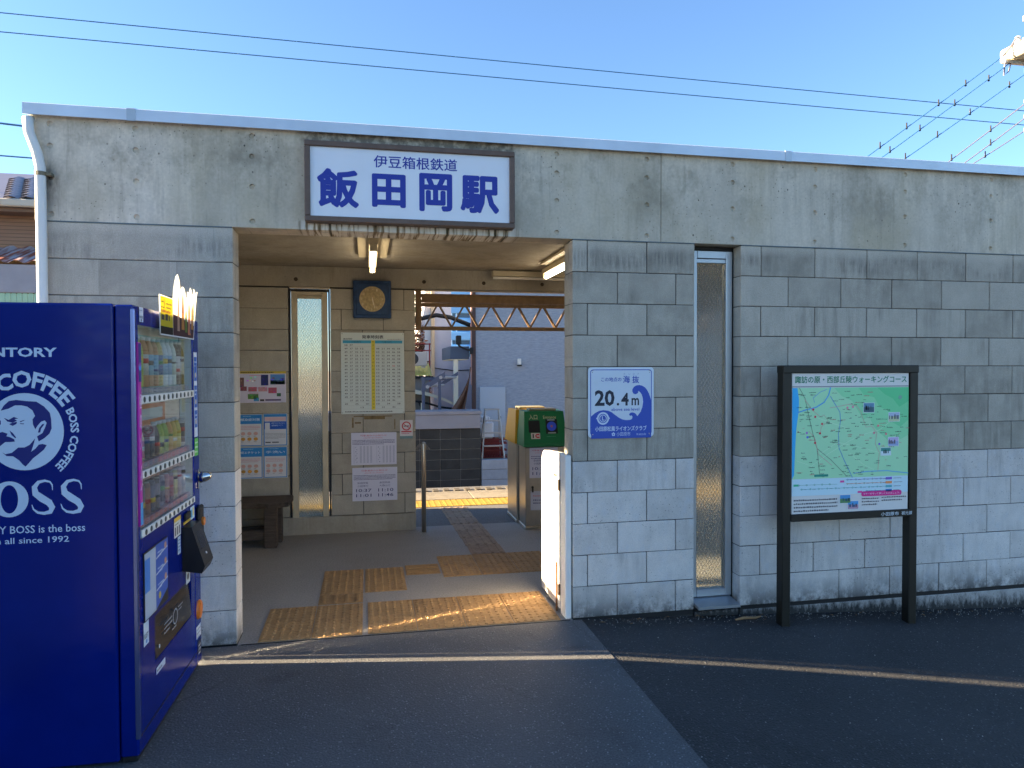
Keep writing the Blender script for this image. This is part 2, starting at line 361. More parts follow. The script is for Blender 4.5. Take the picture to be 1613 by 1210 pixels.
def wired_glass():
    k = NT('wired_frosted_glass'); P = k.pos()
    k.set(Roughness=.24, IOR=1.15, Transmission_Weight=1.0); 
    xyz = k.n("ShaderNodeSeparateXYZ"); k.l(P, xyz.inputs[0])
    def band(sg):
        a = k.math('ADD', xyz.outputs[0], k.math('MULTIPLY', xyz.outputs[2], sg*.62))
        return k.math('LESS_THAN', k.math('PINGPONG', k.math('MULTIPLY', a, 40), .5), .045)
    wires = k.math('MAXIMUM', band(1), band(-1))
    k.color(k.mix(wires, (.72, .74, .66), (.34, .34, .31)))
    k.bump(k.math('MULTIPLY', k.math('PINGPONG', k.math('MULTIPLY', k.math('ADD', xyz.outputs[0], k.math('MULTIPLY', xyz.outputs[2], .62)), 80), .5), k.math('PINGPONG', k.math('MULTIPLY', k.math('SUBTRACT', xyz.outputs[0], k.math('MULTIPLY', xyz.outputs[2], .62)), 80), .5)), .7, .004)
    df = k.n('ShaderNodeBsdfTranslucent'); df.inputs[0].default_value = (.62, .66, .60, 1); d2 = k.n('ShaderNodeBsdfDiffuse'); d2.inputs[0].default_value = (.40, .44, .41, 1)
    ad = k.n('ShaderNodeMixShader'); ad.inputs[0].default_value = .5; k.l(df.outputs[0], ad.inputs[1]); k.l(d2.outputs[0], ad.inputs[2])
    mx = k.n('ShaderNodeMixShader'); mx.inputs[0].default_value = .30; k.l(k.b.outputs[0], mx.inputs[1]); k.l(ad.outputs[0], mx.inputs[2]); k.l(mx.outputs[0], k.out.inputs[0]); return k.m
m_wired = wired_glass()
def clear_glass():
    k = NT('clear_glass'); k.t.nodes.remove(k.b)
    tr = k.n("ShaderNodeBsdfTransparent"); gl = k.n("ShaderNodeBsdfGlossy"); gl.inputs['Roughness'].default_value = .02
    tr.inputs[0].default_value = (.93, .95, .94, 1)
    lw = k.n("ShaderNodeLayerWeight"); lw.inputs[0].default_value = .5
    mx = k.n("ShaderNodeMixShader"); k.l(k.math('ADD', .08, k.math('MULTIPLY', k.math('POWER', lw.outputs['Facing'], 4.0), .6)), mx.inputs[0]); k.l(tr.outputs[0], mx.inputs[1]); k.l(gl.outputs[0], mx.inputs[2]); k.l(mx.outputs[0], k.out.inputs[0]); return k.m
m_glass = clear_glass()
def lampmat(name, c, e):
    k = NT(name); k.color((.8, .8, .78)); k.b.inputs['Emission Color'].default_value = (*c, 1); k.set(Emission_Strength=e); return k.m
m_tube = lampmat('lit_tube', (1.0, .84, .60), 2.2)

# ================================================================== ground
def gz(x, y):
    """forecourt: level by the entrance, falling away along the wall to the right"""
    if y > .05: return -.32
    d = min(max(x-.05, 0), 7.0)
    return -.006-d*(.047-.036*max(y, -2.5))
xs = [-400, -120, -40, -15, -8, -5, -3.4, -2, -1, -.3, .05] + [.05+.35*i for i in range(1, 21)] + [9, 14, 30, 120, 400]
ys = [-400, -120, -40, -15, -9, -6] + [-4.8+.3*i for i in range(16)] + [0.0, .06, 1.5, 3]
mb = MB()
for y in ys:
    for x in xs: mb.v.append((x, y, gz(x, y)))
n = len(xs)
for j in range(len(ys)-1):
    for i in range(n-1): mb.f.append((j*n+i, j*n+i+1, (j+1)*n+i+1, (j+1)*n+i)); mb.mi.append(0)
struct('ground', mb, m_asph, True)
mb = MB().box(-400, 400, 9.7, 800, -1.2, -.35); struct('far_ground', mb, M('packed_earth', (120, 110, 96), .95, nz=(1, .3), bump=(8, .02)))
struct('forecourt_pavement', MB().bev(-7.5, .055, -9.0, -.022, -.12, .0, .004), m_apron)
fl = struct('station_floor', MB().box(-3.0, 6.3, .189, 2.86, -.12, .0).box(-2.012, -.001, -.015, .1889, -.12, .0), m_floor)
part('threshold_strip', MB().box(-1.99, -.02, -.0215, -.0155, -.05, .0025), M('dark_metal', (60, 58, 56), .5, .7), fl)
pf = struct('platform', MB().box(-14, 16, 2.86, 5.2, -1.1, -.004), m_plat)
struct('track_bed', MB().box(-60, 60, 5.2, 9.3, -1.4, -1.1), m_ballast)

# tactile paving: domes and bars are real relief, each tile a piece of the floor
def tile_mesh(kind, wd=.3, dp=.3, mat=None):
    mb = MB().bev(.002, wd-.002, .002, dp-.002, -.01, .005, .0015)
    if kind == 'dot':
        for i in range(6):
            for j in range(6):
                mb.lathe(((i+.5)*wd/6, (j+.5)*dp/6, .005), [(.0125, 0), (.0105, .0032), (.006, .0048)], 7)
    elif kind == 'bar_y':
        for i in range(4): mb.bev((i+.5)*wd/4-.013, (i+.5)*wd/4+.013, .012, dp-.012, .004, .0105, .003)
    elif kind == 'bar_x':
        for i in range(4): mb.bev(.012, wd-.012, (i+.5)*dp/4-.013, (i+.5)*dp/4+.013, .004, .0105, .003)
    return mb.mesh('tactile_tile', mat)
T_dot = tile_mesh('dot', mat=m_tac); T_dots = tile_mesh('dot', .3, .285, m_tac); T_bary = tile_mesh('bar_y', .3, .2, m_tac); T_barx = tile_mesh('bar_x', .27, .27, m_tac); T_path = tile_mesh('bar_y', .3, .3, m_tacd)
def tile(me, x, y): link('tactile_tile', me, fl, (x, y, random.uniform(-.0008, .0006)), random.uniform(-.004, .004))
for r in range(2):
    for c_ in range(6): tile(T_dot if r == 0 else T_dots, -1.905+.3*c_+(.03 if c_ > 1 else 0), -.005+.3*r)
tile(T_bary, -1.605, .60)
for r in range(2):
    for c_ in range(2): tile(T_dot, -1.605+.31*c_, .81+.3*r)
tile(T_barx, -.985, 1.18)
for r in range(2):
    for c_ in range(3): tile(T_dot, -.705+.3*c_, 1.07+.3*r)
for i in range(4): tile(T_path, -.405-.008*i, 1.675+.3*i)
Tp2 = tile_mesh('bar_y', .3, .3, m_tacd)
for i in range(3): link('tactile_tile', Tp2, pf, (-.44-.008*i, 2.9+.3*i, -.004), 0)
Ty = tile_mesh('bar_x', .4, .4, m_tacy); Te = MB().bev(.002, .798, 0, .55, -.05, .012, .006).mesh('edge_slab', m_edge)
Ty2 = tile_mesh('dot', .4, .4, m_tacy)
for i in range(17):
    link('tactile_tile', Ty2, pf, (-3.2+.4*i, 3.86, -.002))
for i in range(9):
    link('edge_slab', Te, pf, (-3.2+.8*i, 4.265, -.002))
notch = MB().box(0, .07, 0, .16, -.03, .02).mesh('edge_notch', M('notch_grey', (70, 62, 50), .9))
for i in range(50): link('edge_notch', notch, pf, (-3.1+.14*i, 4.83, -.002))

# ================================================================== station building
B = thing('station_building', 'low concrete railway station building with block walls and open entrance', 'building', (0, 0, 0))
_bl = {}
def block(x0, x1, y, z, h, mat, th=.19, bend=0):
    wd = round(x1-x0, 3); k = (wd, h, th, mat.name)
    if k not in _bl:
        g = .0026; b = .003; a0, a1, c0, c1 = g, wd-g, g*.8, h-g*.8
        mb = MB().bev(a0, a1, 0, th, c0, c1, b); _bl[k] = mb.mesh('block', mat)
    return link('block', _bl[k], B, (x0, y+random.uniform(-.0015, .0015), z+random.uniform(-.0008, .0008)), rot=(0, random.uniform(-.0022, .0022), random.uniform(-.003, .003)))
def courses(x0, x1, odd, even, yf, n, ztop, pick, th=.19):
    for r in range(n):
        z = ztop-.2*(r+1); br = [x0] + [b for b in (odd if r % 2 == 0 else even) if x0+.02 < b < x1-.02] + [x1]
        for a, b in zip(br, br[1:]): block(a, b, yf, z, .2, pick(r), th)
    part('mortar_core', MB().box(x0+.006, x1-.006, yf+.007, yf+th-.007, ztop-.2*n, ztop-.004), m_mortar, B)
fac = lambda r: m_bup if r < 7 else m_blo
courses(-3.015, -2.013, [-2.113, -2.513, -2.813], [-2.313, -2.713], 0, 12, 2.4, fac)
courses(0, .831, [.1, .5], [.3, .7], 0, 12, 2.4, fac)
courses(1.157, 4.707, [1.307+.4*i for i in range(9)], [1.507+.4*i for i in range(9)], 0, 12, 2.4, fac)
part('plain_wall', MB().box(4.712, 6.3, .002, .19, -.6, 2.398), m_bup, B)
# base course under the walls, dark damp-proof line above it
for a, b in ((-3.015, -2.013), (0.0, .831), (1.157, 6.3)):
    part('plinth', MB().bev(a+.004, b-.004, -.002 if a > 1 else .004, .188, -.6, -.022 if a > 1 else -.012, .006), m_plinth, B)
    part('damp_line', MB().box(a+.008, b-.008, .0015, .18, -.03, .0015), m_black, B)
part('plinth', MB().bev(.835, 1.153, .0, .188, -.6, -.02, .005), m_plinth, B)
# cast beam above, with cone holes left by the form ties, joint at x = .594
def beam(x0, x1, z0, z1, yf, yb, cols, rows, mat, r=.0165, dp=.012):
    """front face cut into cells; a cell round each tie becomes a real conical hole"""
    mb = MB(); hs = .03
    xb = sorted({x0, x1} | {c+s*hs for c in cols for s in (-1, 1)}); zb = sorted({z0, z1} | {q+s*hs for q in rows for s in (-1, 1)})
    for a, b in zip(xb, xb[1:]):
        for c, d in zip(zb, zb[1:]):
            cx = next((q for q in cols if abs(q-(a+b)/2) < 1e-4 and b-a < .07), None); cz = next((q for q in rows if abs(q-(c+d)/2) < 1e-4 and d-c < .07), None)
            if cx is None or cz is None: mb.add([(a,yf,c),(b,yf,c),(b,yf,d),(a,yf,d)], [(0,1,2,3)]); continue
            N = 16; O = []; I = []; D = []
            for i in range(N):
                t = 2*math.pi*i/N+math.pi/N; ct, s_ = math.cos(t), math.sin(t); m_ = max(abs(ct), abs(s_))
                O.append((cx+hs*ct/m_, yf, cz+hs*s_/m_)); I.append((cx+r*ct, yf, cz+r*s_)); D.append((cx+r*.72*ct, yf+dp, cz+r*.72*s_))
            # the square corners
            mb.add(O+I+D, [(i, (i+1) % N, N+(i+1) % N, N+i) for i in range(N)] + [(N+i, N+(i+1) % N, 2*N+(i+1) % N, 2*N+i) for i in range(N)] + [tuple(range(2*N, 3*N))])
            for q in range(4):
                i0 = [1, 5, 9, 13][q]; A_, B_ = O[i0], O[(i0+1) % N]
                cn = (cx+hs*(1 if q in (0, 3) else -1), yf, cz+hs*(1 if q in (0, 1) else -1))
                mb.add([A_, B_, cn], [(0, 1, 2)])
    mb.add([(x0,yf,z0),(x1,yf,z0),(x1,yb,z0),(x0,yb,z0),(x0,yf,z1),(x1,yf,z1),(x1,yb,z1),(x0,yb,z1)], [(0,3,2,1),(4,5,6,7),(1,2,6,5),(2,3,7,6),(3,0,4,7)])
    me = bpy.data.meshes.new('concrete_beam'); me.from_pydata(mb.v, [], mb.f); me.materials.append(mat)
    bm = bmesh.new(); bm.from_mesh(me); bmesh.ops.remove_doubles(bm, verts=bm.verts, dist=1e-5); bmesh.ops.recalc_face_normals(bm, faces=bm.faces); bm.to_mesh(me); bm.free()
    return link('concrete_beam', me, B)
rowsz = [2.44, 2.638, 2.81, 2.928]
beam(-3.03, .592, 2.404, 2.985, -.002, .2, [-2.949, -2.52, -1.907, -.1, .497], rowsz, m_beam)
beam(.5965, 6.3, 2.404, 2.985, -.002, .2, [1.096, 1.702, 2.402, 3.107, 3.7, 4.3], rowsz, m_beam)
# sealant bead in the beam-to-wall joint
seal = M('grey_sealant', (96, 108, 112), .6, nz=(9, .2))
for a, b in ((-3.01, -2.02), (.005, .826), (1.162, 6.3)): part('sealant_joint', MB().box(a, b, -.004, .1, 2.3985, 2.4045), seal, B)
# coping
cv = [-3.07, -2.53, 1.478, 4.5, 6.35]
for a, b in zip(cv, cv[1:]):
    mb = MB().prism([(-.04, 2.962), (-.04, 3.022), (-.034, 3.026), (.30, 3.05), (.30, 2.99), (-.03, 2.985), (-.034, 2.962)], a+.004, b-.004, 'x'); part('coping', mb, m_cap, B)
for x in cv[1:-1]:
    mb = MB().prism([(-.0435, 2.958), (-.0435, 3.024), (-.036, 3.029), (.303, 3.053), (.303, 3.049), (-.038, 3.0205), (-.0385, 2.958)], x-.022, x+.022, 'x'); part('coping_cover', mb, m_alu, B)
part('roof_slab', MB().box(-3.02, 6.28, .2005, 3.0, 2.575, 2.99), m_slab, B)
part('end_wall', MB().box(-3.01, -2.83, .1905, .62, -.1, 2.574).box(-3.01, -2.83, 1.22, 1.34, -.1, 2.574).box(-3.01, -2.83, 1.96, 2.76, -.1, 2.574).box(-3.01, -2.83, 1.34, 1.96, -.1, 1.5).box(-3.01, -2.83, 1.34, 1.96, 2.3, 2.574).box(-3.01, -2.83, .62, 1.22, -.1, 1.14).box(-3.01, -2.83, .62, 1.22, 2.2, 2.574), m_inbeam, B)  # two openings added in the unseen left end to let sun in
part('added_window_frame', MB().bev(-2.95, -2.90, 1.34, 1.36, 1.5, 2.3, .003).bev(-2.95, -2.90, 1.94, 1.96, 1.5, 2.3, .003).bev(-2.95, -2.90, 1.36, 1.94, 1.5, 1.52, .003).bev(-2.95, -2.90, 1.36, 1.94, 2.28, 2.3, .003), m_alu, B)  # unseen window added so sun lands on the floor behind the slit window
part('added_window_frame', MB().bev(-2.95, -2.90, .62, .64, 1.14, 2.2, .003).bev(-2.95, -2.90, 1.20, 1.22, 1.14, 2.2, .003).bev(-2.95, -2.90, .64, 1.20, 1.14, 1.16, .003).bev(-2.95, -2.90, .64, 1.20, 2.18, 2.2, .003), m_alu, B)  # unseen window added so sun strikes the white gate
part('end_wall', MB().box(6.1, 6.28, .1905, 2.95, -.3, 2.574), m_inbeam, B)
part('added_shade_wall', MB().box(-3.02, -2.9, 3.0, 4.2, 0, 2.4), m_inbeam, B)  # unseen wall added to keep the near platform in shade
# back wall of the waiting area
inn = lambda r: m_bin
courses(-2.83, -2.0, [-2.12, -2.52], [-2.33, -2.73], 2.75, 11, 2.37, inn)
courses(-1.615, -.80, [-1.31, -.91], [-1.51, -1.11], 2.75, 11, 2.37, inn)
part('plinth', MB().bev(-2.83, -.802, 2.742, 2.94, -.05, .166, .004), m_inbeam, B)
for a, b in ((-2.83, -2.0), (-1.615, -.80)): part('ledge_joint', MB().box(a, b, 2.756, 2.93, 2.372, 2.38), m_black, B)
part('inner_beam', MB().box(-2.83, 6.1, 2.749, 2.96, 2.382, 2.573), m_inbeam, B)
plug = MB().lathe((0, 0, 0), [(.019, 0), (.0165, .004), (.010, .0045), (.0, .001)], 12)
pm = plug.mesh('tie_plug', M('tie_mortar', (70, 58, 44), .9))
for x in (-1.928, -.711, -.114, .49, 1.09): link('tie_plug', pm, B, (x, 2.749, 2.45), rot=(math.pi/2, 0, 0))
part('back_wall', MB().box(3.5, 6.1, 2.75, 2.94, -.3, 2.38), m_inbeam, B)
part('partition_wall', MB().box(3.4, 3.498, .19, 2.94, -.3, 2.574), m_inbeam, B)
# old poster holder marks on the back wall
p = Print(); stm = M('old_glue', (132, 112, 78), .9, nz=(25, .35))
for x0, z0, x1, z1 in ((-1.40, 1.125, -1.03, 1.135), (-1.415, 1.02, -1.40, 1.12), (-1.01, 1.0, -1.0, 1.1), (-1.30, 1.10, -1.1, 1.128), (-1.39, 1.06, -1.33, 1.075)): p.rect(x0, z0, x1, z1, stm)
p.build('glue_mark', B, (0, 2.7485, 0))
# --- windows
def window(x0, x1, z0, z1, yf, fm, st, head, gap):
    wn = part('window', MB().box(x0, x0+.014, yf+.01, yf+.07, z0, z1).box(x1-.014, x1, yf+.01, yf+.07, z0, z1).box(x0+.0145, x1-.0145, yf+.01, yf+.07, z1-.022, z1).box(x0+.0145, x1-.0145, yf+.01, yf+.07, z0, z0+.014), m_black, B)
    a, b, c, d = x0+gap, x1-gap, z0+.016, z1-.026
    part('frame', MB().bev(a, a+st, yf, yf+.06, c, d, .003), fm, wn); part('frame', MB().bev(b-st, b, yf, yf+.06, c, d, .003), fm, wn)
    part('frame', MB().bev(a+st, b-st, yf, yf+.06, d-head, d, .003).bev(a+st, b-st, yf+.008, yf+.05, d-head-.03, d-head-.002, .003), fm, wn); part('frame', MB().bev(a+st, b-st, yf, yf+.06, c, c+.05, .003), fm, wn)
    part('pane', MB().box(a+st-.004, b-st+.004, yf+.027, yf+.033, c+.048, d-head-.028), m_wired, wn); return wn
wf = window(.833, 1.156, .035, 2.398, .085, m_alu, .045, .05, .012)
part('sill', MB().prism([(-.055, .012), (-.055, .03), (.10, .048), (.10, .03)], .838, 1.135, 'x'), m_alu, wf)
window(-1.997, -1.618, .02, 2.36, 2.752, m_alub, .055, .035, .022)
window(5.0, 5.32, .035, 2.398, .085, m_alu, .045, .05, .012)
# --- rain pipe
pipe = part('drainpipe', MB().tube([(-3.045, .02, 2.95), (-3.045, -.030, 2.935), (-3.035, -.034, 2.86), (-3.0, -.034, 2.76), (-2.985, -.034, 2.68), (-2.985, -.034, 1.2), (-2.985, -.034, .05)], .0265, 12), M('pvc_pipe', (214, 214, 208), .45), B, smooth=True)
part('bracket', MB().lathe((-2.985, -.034, 2.635), [(.028, 0), (.028, .022)], 12).box(-2.965, -2.93, -.04, .0, 2.639, 2.653), M('rusty_band', (120, 112, 92), .6, .4), pipe)
# --- lighting fittings under the slab
def tube_light(name, label, x, y0, y1, z, lit, rz=0):
    t = thing(name, label, 'ceiling light', (x, (y0+y1)/2, z), rz)
    L = (y1-y0)/2; pl = ink((196, 182, 150))
    part('base_plate', MB().bev(-.12, .12, -L-.05, L*.55, .078, .1005, .004).bev(-.035, .035, -L-.01, L+.01, .031, .0775, .004), pl, t)
    part('end_holder', MB().bev(-.028, .028, -L-.01, -L+.02, -.02, .03, .004), pl, t); part('end_holder', MB().bev(-.028, .028, L-.02, L+.01, -.02, .03, .004), pl, t)
    part('tube', MB().cyl((0, -L+.021, 0), (0, L-.021, 0), .018, 14), m_tube if lit else m_white, t, smooth=False); return t
tube_light('tube_light', 'lit tube light on the ceiling behind the station name board', -1.215, 1.0, 2.22, 2.473, True)
tube_light('tube_light', 'lit tube light half hidden by the pillar right of the entrance', .43, 1.15, 2.37, 2.473, True)
t = thing('tube_light', 'unlit long white light fitting high above the platform opening', 'ceiling light', (.42, 2.66, 2.49)); part('housing', MB().bev(-.46, .46, -.03, .06, .022, .075, .004), ink((190, 178, 150)), t)
part('tube', MB().cyl((-.45, .01, .006), (.45, .01, .006), .014, 10), m_white, t)
# ================================================================== signs on the facade
NAVY = (18, 44, 150)
t = thing('station_sign', 'brown framed white station name board with large blue lettering above the entrance', 'sign', (-1.0, -.002, 2.44))
x0, x1, z1 = -.612, .618, .463
fr = M('sign_frame_brown', (98, 78, 66), .55, nz=(18, .15))
fw = .032
for nm, a in (('frame', (x0, x1, 0, fw)), ('frame', (x0, x1, z1-fw, z1)), ('frame', (x0, x0+fw, fw+.0005, z1-fw-.0005)), ('frame', (x1-fw, x1, fw+.0005, z1-fw-.0005))):
    part(nm, MB().bev(a[0], a[1], -.075, 0, a[2], a[3], .004), fr, t)
pan = part('panel', MB().box(x0+fw, x1-fw, -.06, -.01, fw, z1-fw), M('sign_acrylic', (222, 226, 232), .3, nz=(4, .03)), t)
p = Print()
p.text('伊豆箱根鉄道', -.222, .328, .49, .072, NAVY, 1, .012)
for ch, cx in zip('飯田岡駅', (-.425, -.135, .14, .405)):
    p.text(ch, cx-(.118 if ch in '飯駅' else .098), .085 if ch != '田' else .098, .236 if ch in '飯駅' else .196, .225 if ch != '田' else .195, NAVY, 1, .034)
p.build('lettering', t, (0, -.0605, 0))

def altitude(p, W, H):
    WB = (190, 206, 222); BL = (42, 78, 176)
    p.poly(rrect(.004, .004, W-.004, H-.004, .022), (214, 222, 230), 1); p.poly(rrect(.014, .014, W-.014, H-.014, .018), BL, 2); p.poly(rrect(.019, .019, W-.019, H-.019, .014), (206, 216, 226), 3)
    s = W/900.0; f = lambda x, y: ((x-225)*s, H-(y-165)*s)   # drawing grid: 900 units across
    sea = [(264,1088),(1088,1088),(1088,600)] + [(1075,560),(1055,505),(1030,462),(1000,428),(965,408),(925,398),(885,402),(850,420),(828,450),(826,480),(840,508),(868,520),(898,508),(910,490),(908,474),(930,488),(955,520),(970,565),(976,620),(965,690),(940,750),(895,805),(880,780),(860,765),(835,755),(805,758),(785,772),(784,790),(800,800),(818,794),(830,812),(822,840),(795,853),(740,855),(690,845),(640,820),(590,785),(545,750),(495,728),(430,720),(370,730),(315,758),(264,800)]
    p.poly([f(*q) for q in sea][::-1], BL, 4)
    p.text('この地点の', f(400, 0)[0], f(0, 352)[1], 275*s, 58*s, BL, 5, .01); p.text('海 抜', f(698, 0)[0], f(0, 372)[1], 222*s, 96*s, BL, 5, .018)
    for k, (ch, x) in enumerate(zip('かいばつ', (706, 775, 835, 893))): p.text(ch, f(x, 0)[0], f(0, 262)[1], 22*s, 20*s, (90, 110, 170), 5)
    D = (16, 28, 52)
    p.text('20', f(314, 0)[0], f(0, 668)[1], 268*s, 208*s, D, 5, .03); p.text('.', f(612, 0)[0], f(0, 664)[1], 34*s, 36*s, D, 5); p.text('4', f(674, 0)[0], f(0, 664)[1], 102*s, 165*s, D, 5, .03); p.text('m', f(815, 0)[0], f(0, 662)[1], 104*s, 96*s, D, 5, .02)
    p.text('above sea level', f(538, 0)[0], f(0, 732)[1], 385*s, 40*s, BL, 5, .008)
    wt = (205, 216, 232)
    cx, cz = f(425, 828); p.ring(cx, cz, 60*s, 82*s, wt, 5); p.ring(cx, cz, 40*s, 50*s, wt, 5); p.text('L', cx-14*s, cz-26*s, 34*s, 54*s, wt, 5, .03)
    p.rect(cx-92*s, cz-8*s, cx-76*s, cz+10*s, wt, 5); p.rect(cx+76*s, cz-8*s, cx+92*s, cz+10*s, wt, 5)
    p.text('小田原松風ライオンズクラブ', f(318, 0)[0], f(0, 995)[1], 706*s, 66*s, wt, 5, .022)
    cx, cz = f(567, 1036)
    for i in range(5): p.disc(cx+16*s*math.cos(1.57+i*1.2566), cz+16*s*math.sin(1.57+i*1.2566), 10*s, wt, 5, 8)
    p.text('小田原市', f(610, 0)[0], f(0, 1060)[1], 190*s, 52*s, wt, 5); p.text('平成25年', f(880, 0)[0], f(0, 1056)[1], 138*s, 26*s, wt, 5)
    for q in ((282, 232), (1066, 232), (270, 1060), (1068, 1050)): a, b = f(*q); p.disc(a, b, 6*s, (120, 128, 140), 6, 8)
t = thing('altitude_sign', 'white and blue sign with wave giving 20.4 m above sea level on the pillar', 'sign', (.102, -.003, 1.15))
sh = MB(); sh.prism(rrect(0, 0, .442, .447, .022), -.004, 0, 'y'); part('plate', sh, ink((214, 222, 230)), t)
p = Print(); altitude(p, .442, .447); p.build('print', t, (0, -.004, 0))
for a, b in ((.03, .02), (.41, .02), (.03, .425), (.41, .425)): part('screw', MB().cyl((a, -.0085, b), (a, -.006, b), .0035, 8), m_steel, t)

# ================================================================== map board
t = thing('map_board', 'dark framed walking course map board on two posts before the block wall', 'sign', (1.84, -.18, 0))
dk = M('dark_bronze', (38, 36, 30), .45, .3, nz=(12, .15))
X0, X1 = -.503, .497
for a, b in ((X0, X0+.06), (X1-.06, X1)): part('post', MB().bev(a, b, -.035, .035, gz(1.84+a, -.18)-.02, 1.60, .005), dk, t)
part('top_rail', MB().bev(X0-.001, X1+.001, -.04, .04, 1.555, 1.606, .005), dk, t); part('bottom_rail', MB().bev(X0+.0605, X1-.0605, -.038, .036, .598, .645, .004), dk, t)
part('back_sheet', MB().box(X0+.061, X1-.061, -.005, .02, .646, 1.554), dk, t)
pw, ph = .86, .908
pan = part('map_panel', MB().box(-.433, .427, -.026, -.0055, .646, 1.554), ink((224, 220, 214)), t)
p = Print(); W, H = 860.0, 968.0; s = pw/W*1.0
f = lambda x, y: (x*s, ph-(y)*ph/H)
def FP(P): return [f(*q) for q in P]
GR = (174, 230, 180)
p.text('諏訪の原・西部丘陵ウォーキングコース', f(18, 0)[0], f(0, 68)[1], 826*s, 50*ph/H, (10, 128, 92), 2, .02)
p.rect(*f(0, 96), *f(860, 88), (150, 150, 150), 1)
p.rect(*f(0, 728), *f(860, 100), GR, 1)
p.rect(*f(0, 845), *f(860, 729), (206, 232, 238), 1)
p.poly(FP([(300,100),(860,100),(860,440),(800,470),(760,440),(700,470),(640,420),(600,380),(560,300),(520,330),(470,250),(430,190),(360,160)])[::-1], (146, 224, 166), 2)
p.poly(FP([(480,100),(860,100),(860,330),(800,380),(740,350),(700,260),(640,240),(600,170),(520,150)])[::-1], (118, 216, 152), 2.4)
p.poly(FP([(620,100),(860,100),(860,200),(790,240),(740,180),(680,150)])[::-1], (92, 208, 140), 2.8)
p.poly(FP([(0,100),(36,100),(48,180),(46,260),(30,380),(22,520),(16,700),(0,728)])[::-1], (40, 176, 234), 2)
p.stroke(FP([(36,270),(100,250),(170,235),(230,200),(262,150),(275,100)]), .007, (70, 160, 226), 3)
p.stroke(FP([(160,200),(150,170),(200,130),(250,110)]), .003, (90, 150, 220), 3)
p.stroke(FP([(275,160),(300,200),(345,270),(350,330),(335,420),(340,520),(380,610),(440,728)]), .004, (80, 140, 210), 3)
p.stroke(FP([(50,100),(90,170),(120,300),(150,420),(180,520),(200,700)]), .004, (120, 150, 120), 3.2)
p.stroke(FP([(180,520),(280,600),(400,720)]), .0035, (120, 150, 120), 3.2)
p.stroke(FP([(450,700),(560,690),(700,690),(860,712)]), .006, (96, 176, 226), 3)
for P in ([(90,180),(140,250),(200,300),(230,290),(260,330),(210,370),(200,420)], [(270,240),(340,230),(420,215),(470,230),(500,270),(520,330),(540,380),(580,370),(620,420),(610,500),(640,560),(630,690)], [(120,400),(160,440),(190,560),(290,640)]):
    p.stroke(FP(P), .0025, (226, 150, 150), 3.6, False)
for P in ([(140,640),(260,560),(420,470),(520,430),(640,400),(740,330)], [(200,560),(330,480),(500,520),(640,560),(700,600)], [(60,300),(160,300),(300,350),(400,380)], [(420,560),(520,640),(600,680)], [(30,600),(140,640),(160,720)]):
    p.stroke(FP(P), .002, (214, 240, 206), 3.3, False)
rr = random.Random(3)
for i in range(190):
    x = rr.uniform(30, 840); y = rr.uniform(120, 720)
    if x > 560 and y < 230: continue
    wd = rr.uniform(10, 44); c = rr.choice([(40, 84, 60), (44, 90, 66), (50, 70, 70), (60, 110, 80), (196, 90, 100)])
    n_ = int(wd/7)+1
    for j in range(n_): p.rect(*f(x+7*j, y), *f(x+7*j+rr.uniform(3, 6), y-rr.uniform(3, 6)), c, 4)
for x, y, c in ((150,250,(226,60,80)),(165,300,(226,60,80)),(215,350,(232,80,90)),(200,415,(226,60,80)),(105,410,(180,120,200)),(110,440,(90,120,220)),(165,480,(226,60,80)),(400,240,(240,150,170)),(440,235,(240,150,170)),(600,420,(240,140,150)),(640,500,(120,110,210)),(690,430,(240,130,140)),(630,370,(240,130,140))):
    p.disc(*f(x, y), .008, c, 4.4, 8)
for x, y, wd, h, a, b in ((520,210,78,64,(90,140,170),(52,96,110)),(710,280,80,60,(176,190,214),(196,206,160)),(708,455,76,60,(196,180,216),(150,170,210)),(652,528,74,52,(60,150,140),(214,230,230)),(350,850,76,56,(70,150,206),(90,140,90)),(408,896,78,54,(80,160,216),(190,150,170))):
    p.rect(*f(x-3, y+h+3), *f(x+wd+3, y-3), (228, 236, 236), 4.6); p.rect(*f(x, y+h), *f(x+wd, y), a, 5); p.rect(*f(x, y+h), *f(x+wd, y+h*.45), b, 5.4)
    for j in range(7): q = x+wd*rr.random()*.85; w_ = rr.uniform(.05, .15)*wd; p.rect(*f(q, y+h*.75), *f(q+w_, y+h*rr.uniform(.2, .5)), tuple(int(v*.6) for v in a), 5.8)
p.disc(*f(795, 172), .014, (120, 170, 150), 4, 12); p.rect(*f(160, 716), *f(262, 700), (30, 150, 130), 4)
for y, xs_, c in ((744, (395, 690), (120, 96, 200)), (772, (395, 690), (240, 150, 90)), (800, (60, 690), (90, 180, 190)), (828, (540, 690), (60, 120, 200))):
    p.stroke([f(xs_[0], y), f(xs_[1], y)], .0028, c, 3, False); p.rect(*f(690, y+9), *f(738, y-8), c, 4)
    for x in range(xs_[0]+10, xs_[1]-30, 62): p.ring(*f(x, y), .004, .0062, (100, 170, 150), 4, 10); p.dashes(f(x+16, 0)[0], f(0, y+3)[1], f(x+44, 0)[0], 1, .007, (70, 90, 100), 4)
    p.dashes(f(750, 0)[0], f(0, y+2)[1], f(836, 0)[0], 1, .009, (90, 90, 110), 4)
p.stroke([f(20, 770), f(330, 772)], .0022, (100, 170, 150), 3, False)
for x in range(50, 330, 56): p.ring(*f(x, 771), .004, .0062, (100, 170, 150), 4, 10)
p.rect(*f(12, 778), *f(48, 764), (60, 190, 140), 4); p.rect(*f(350, 762), *f(380, 748), (236, 80, 160), 4); p.rect(*f(480, 840), *f(514, 826), (236, 80, 160), 4)
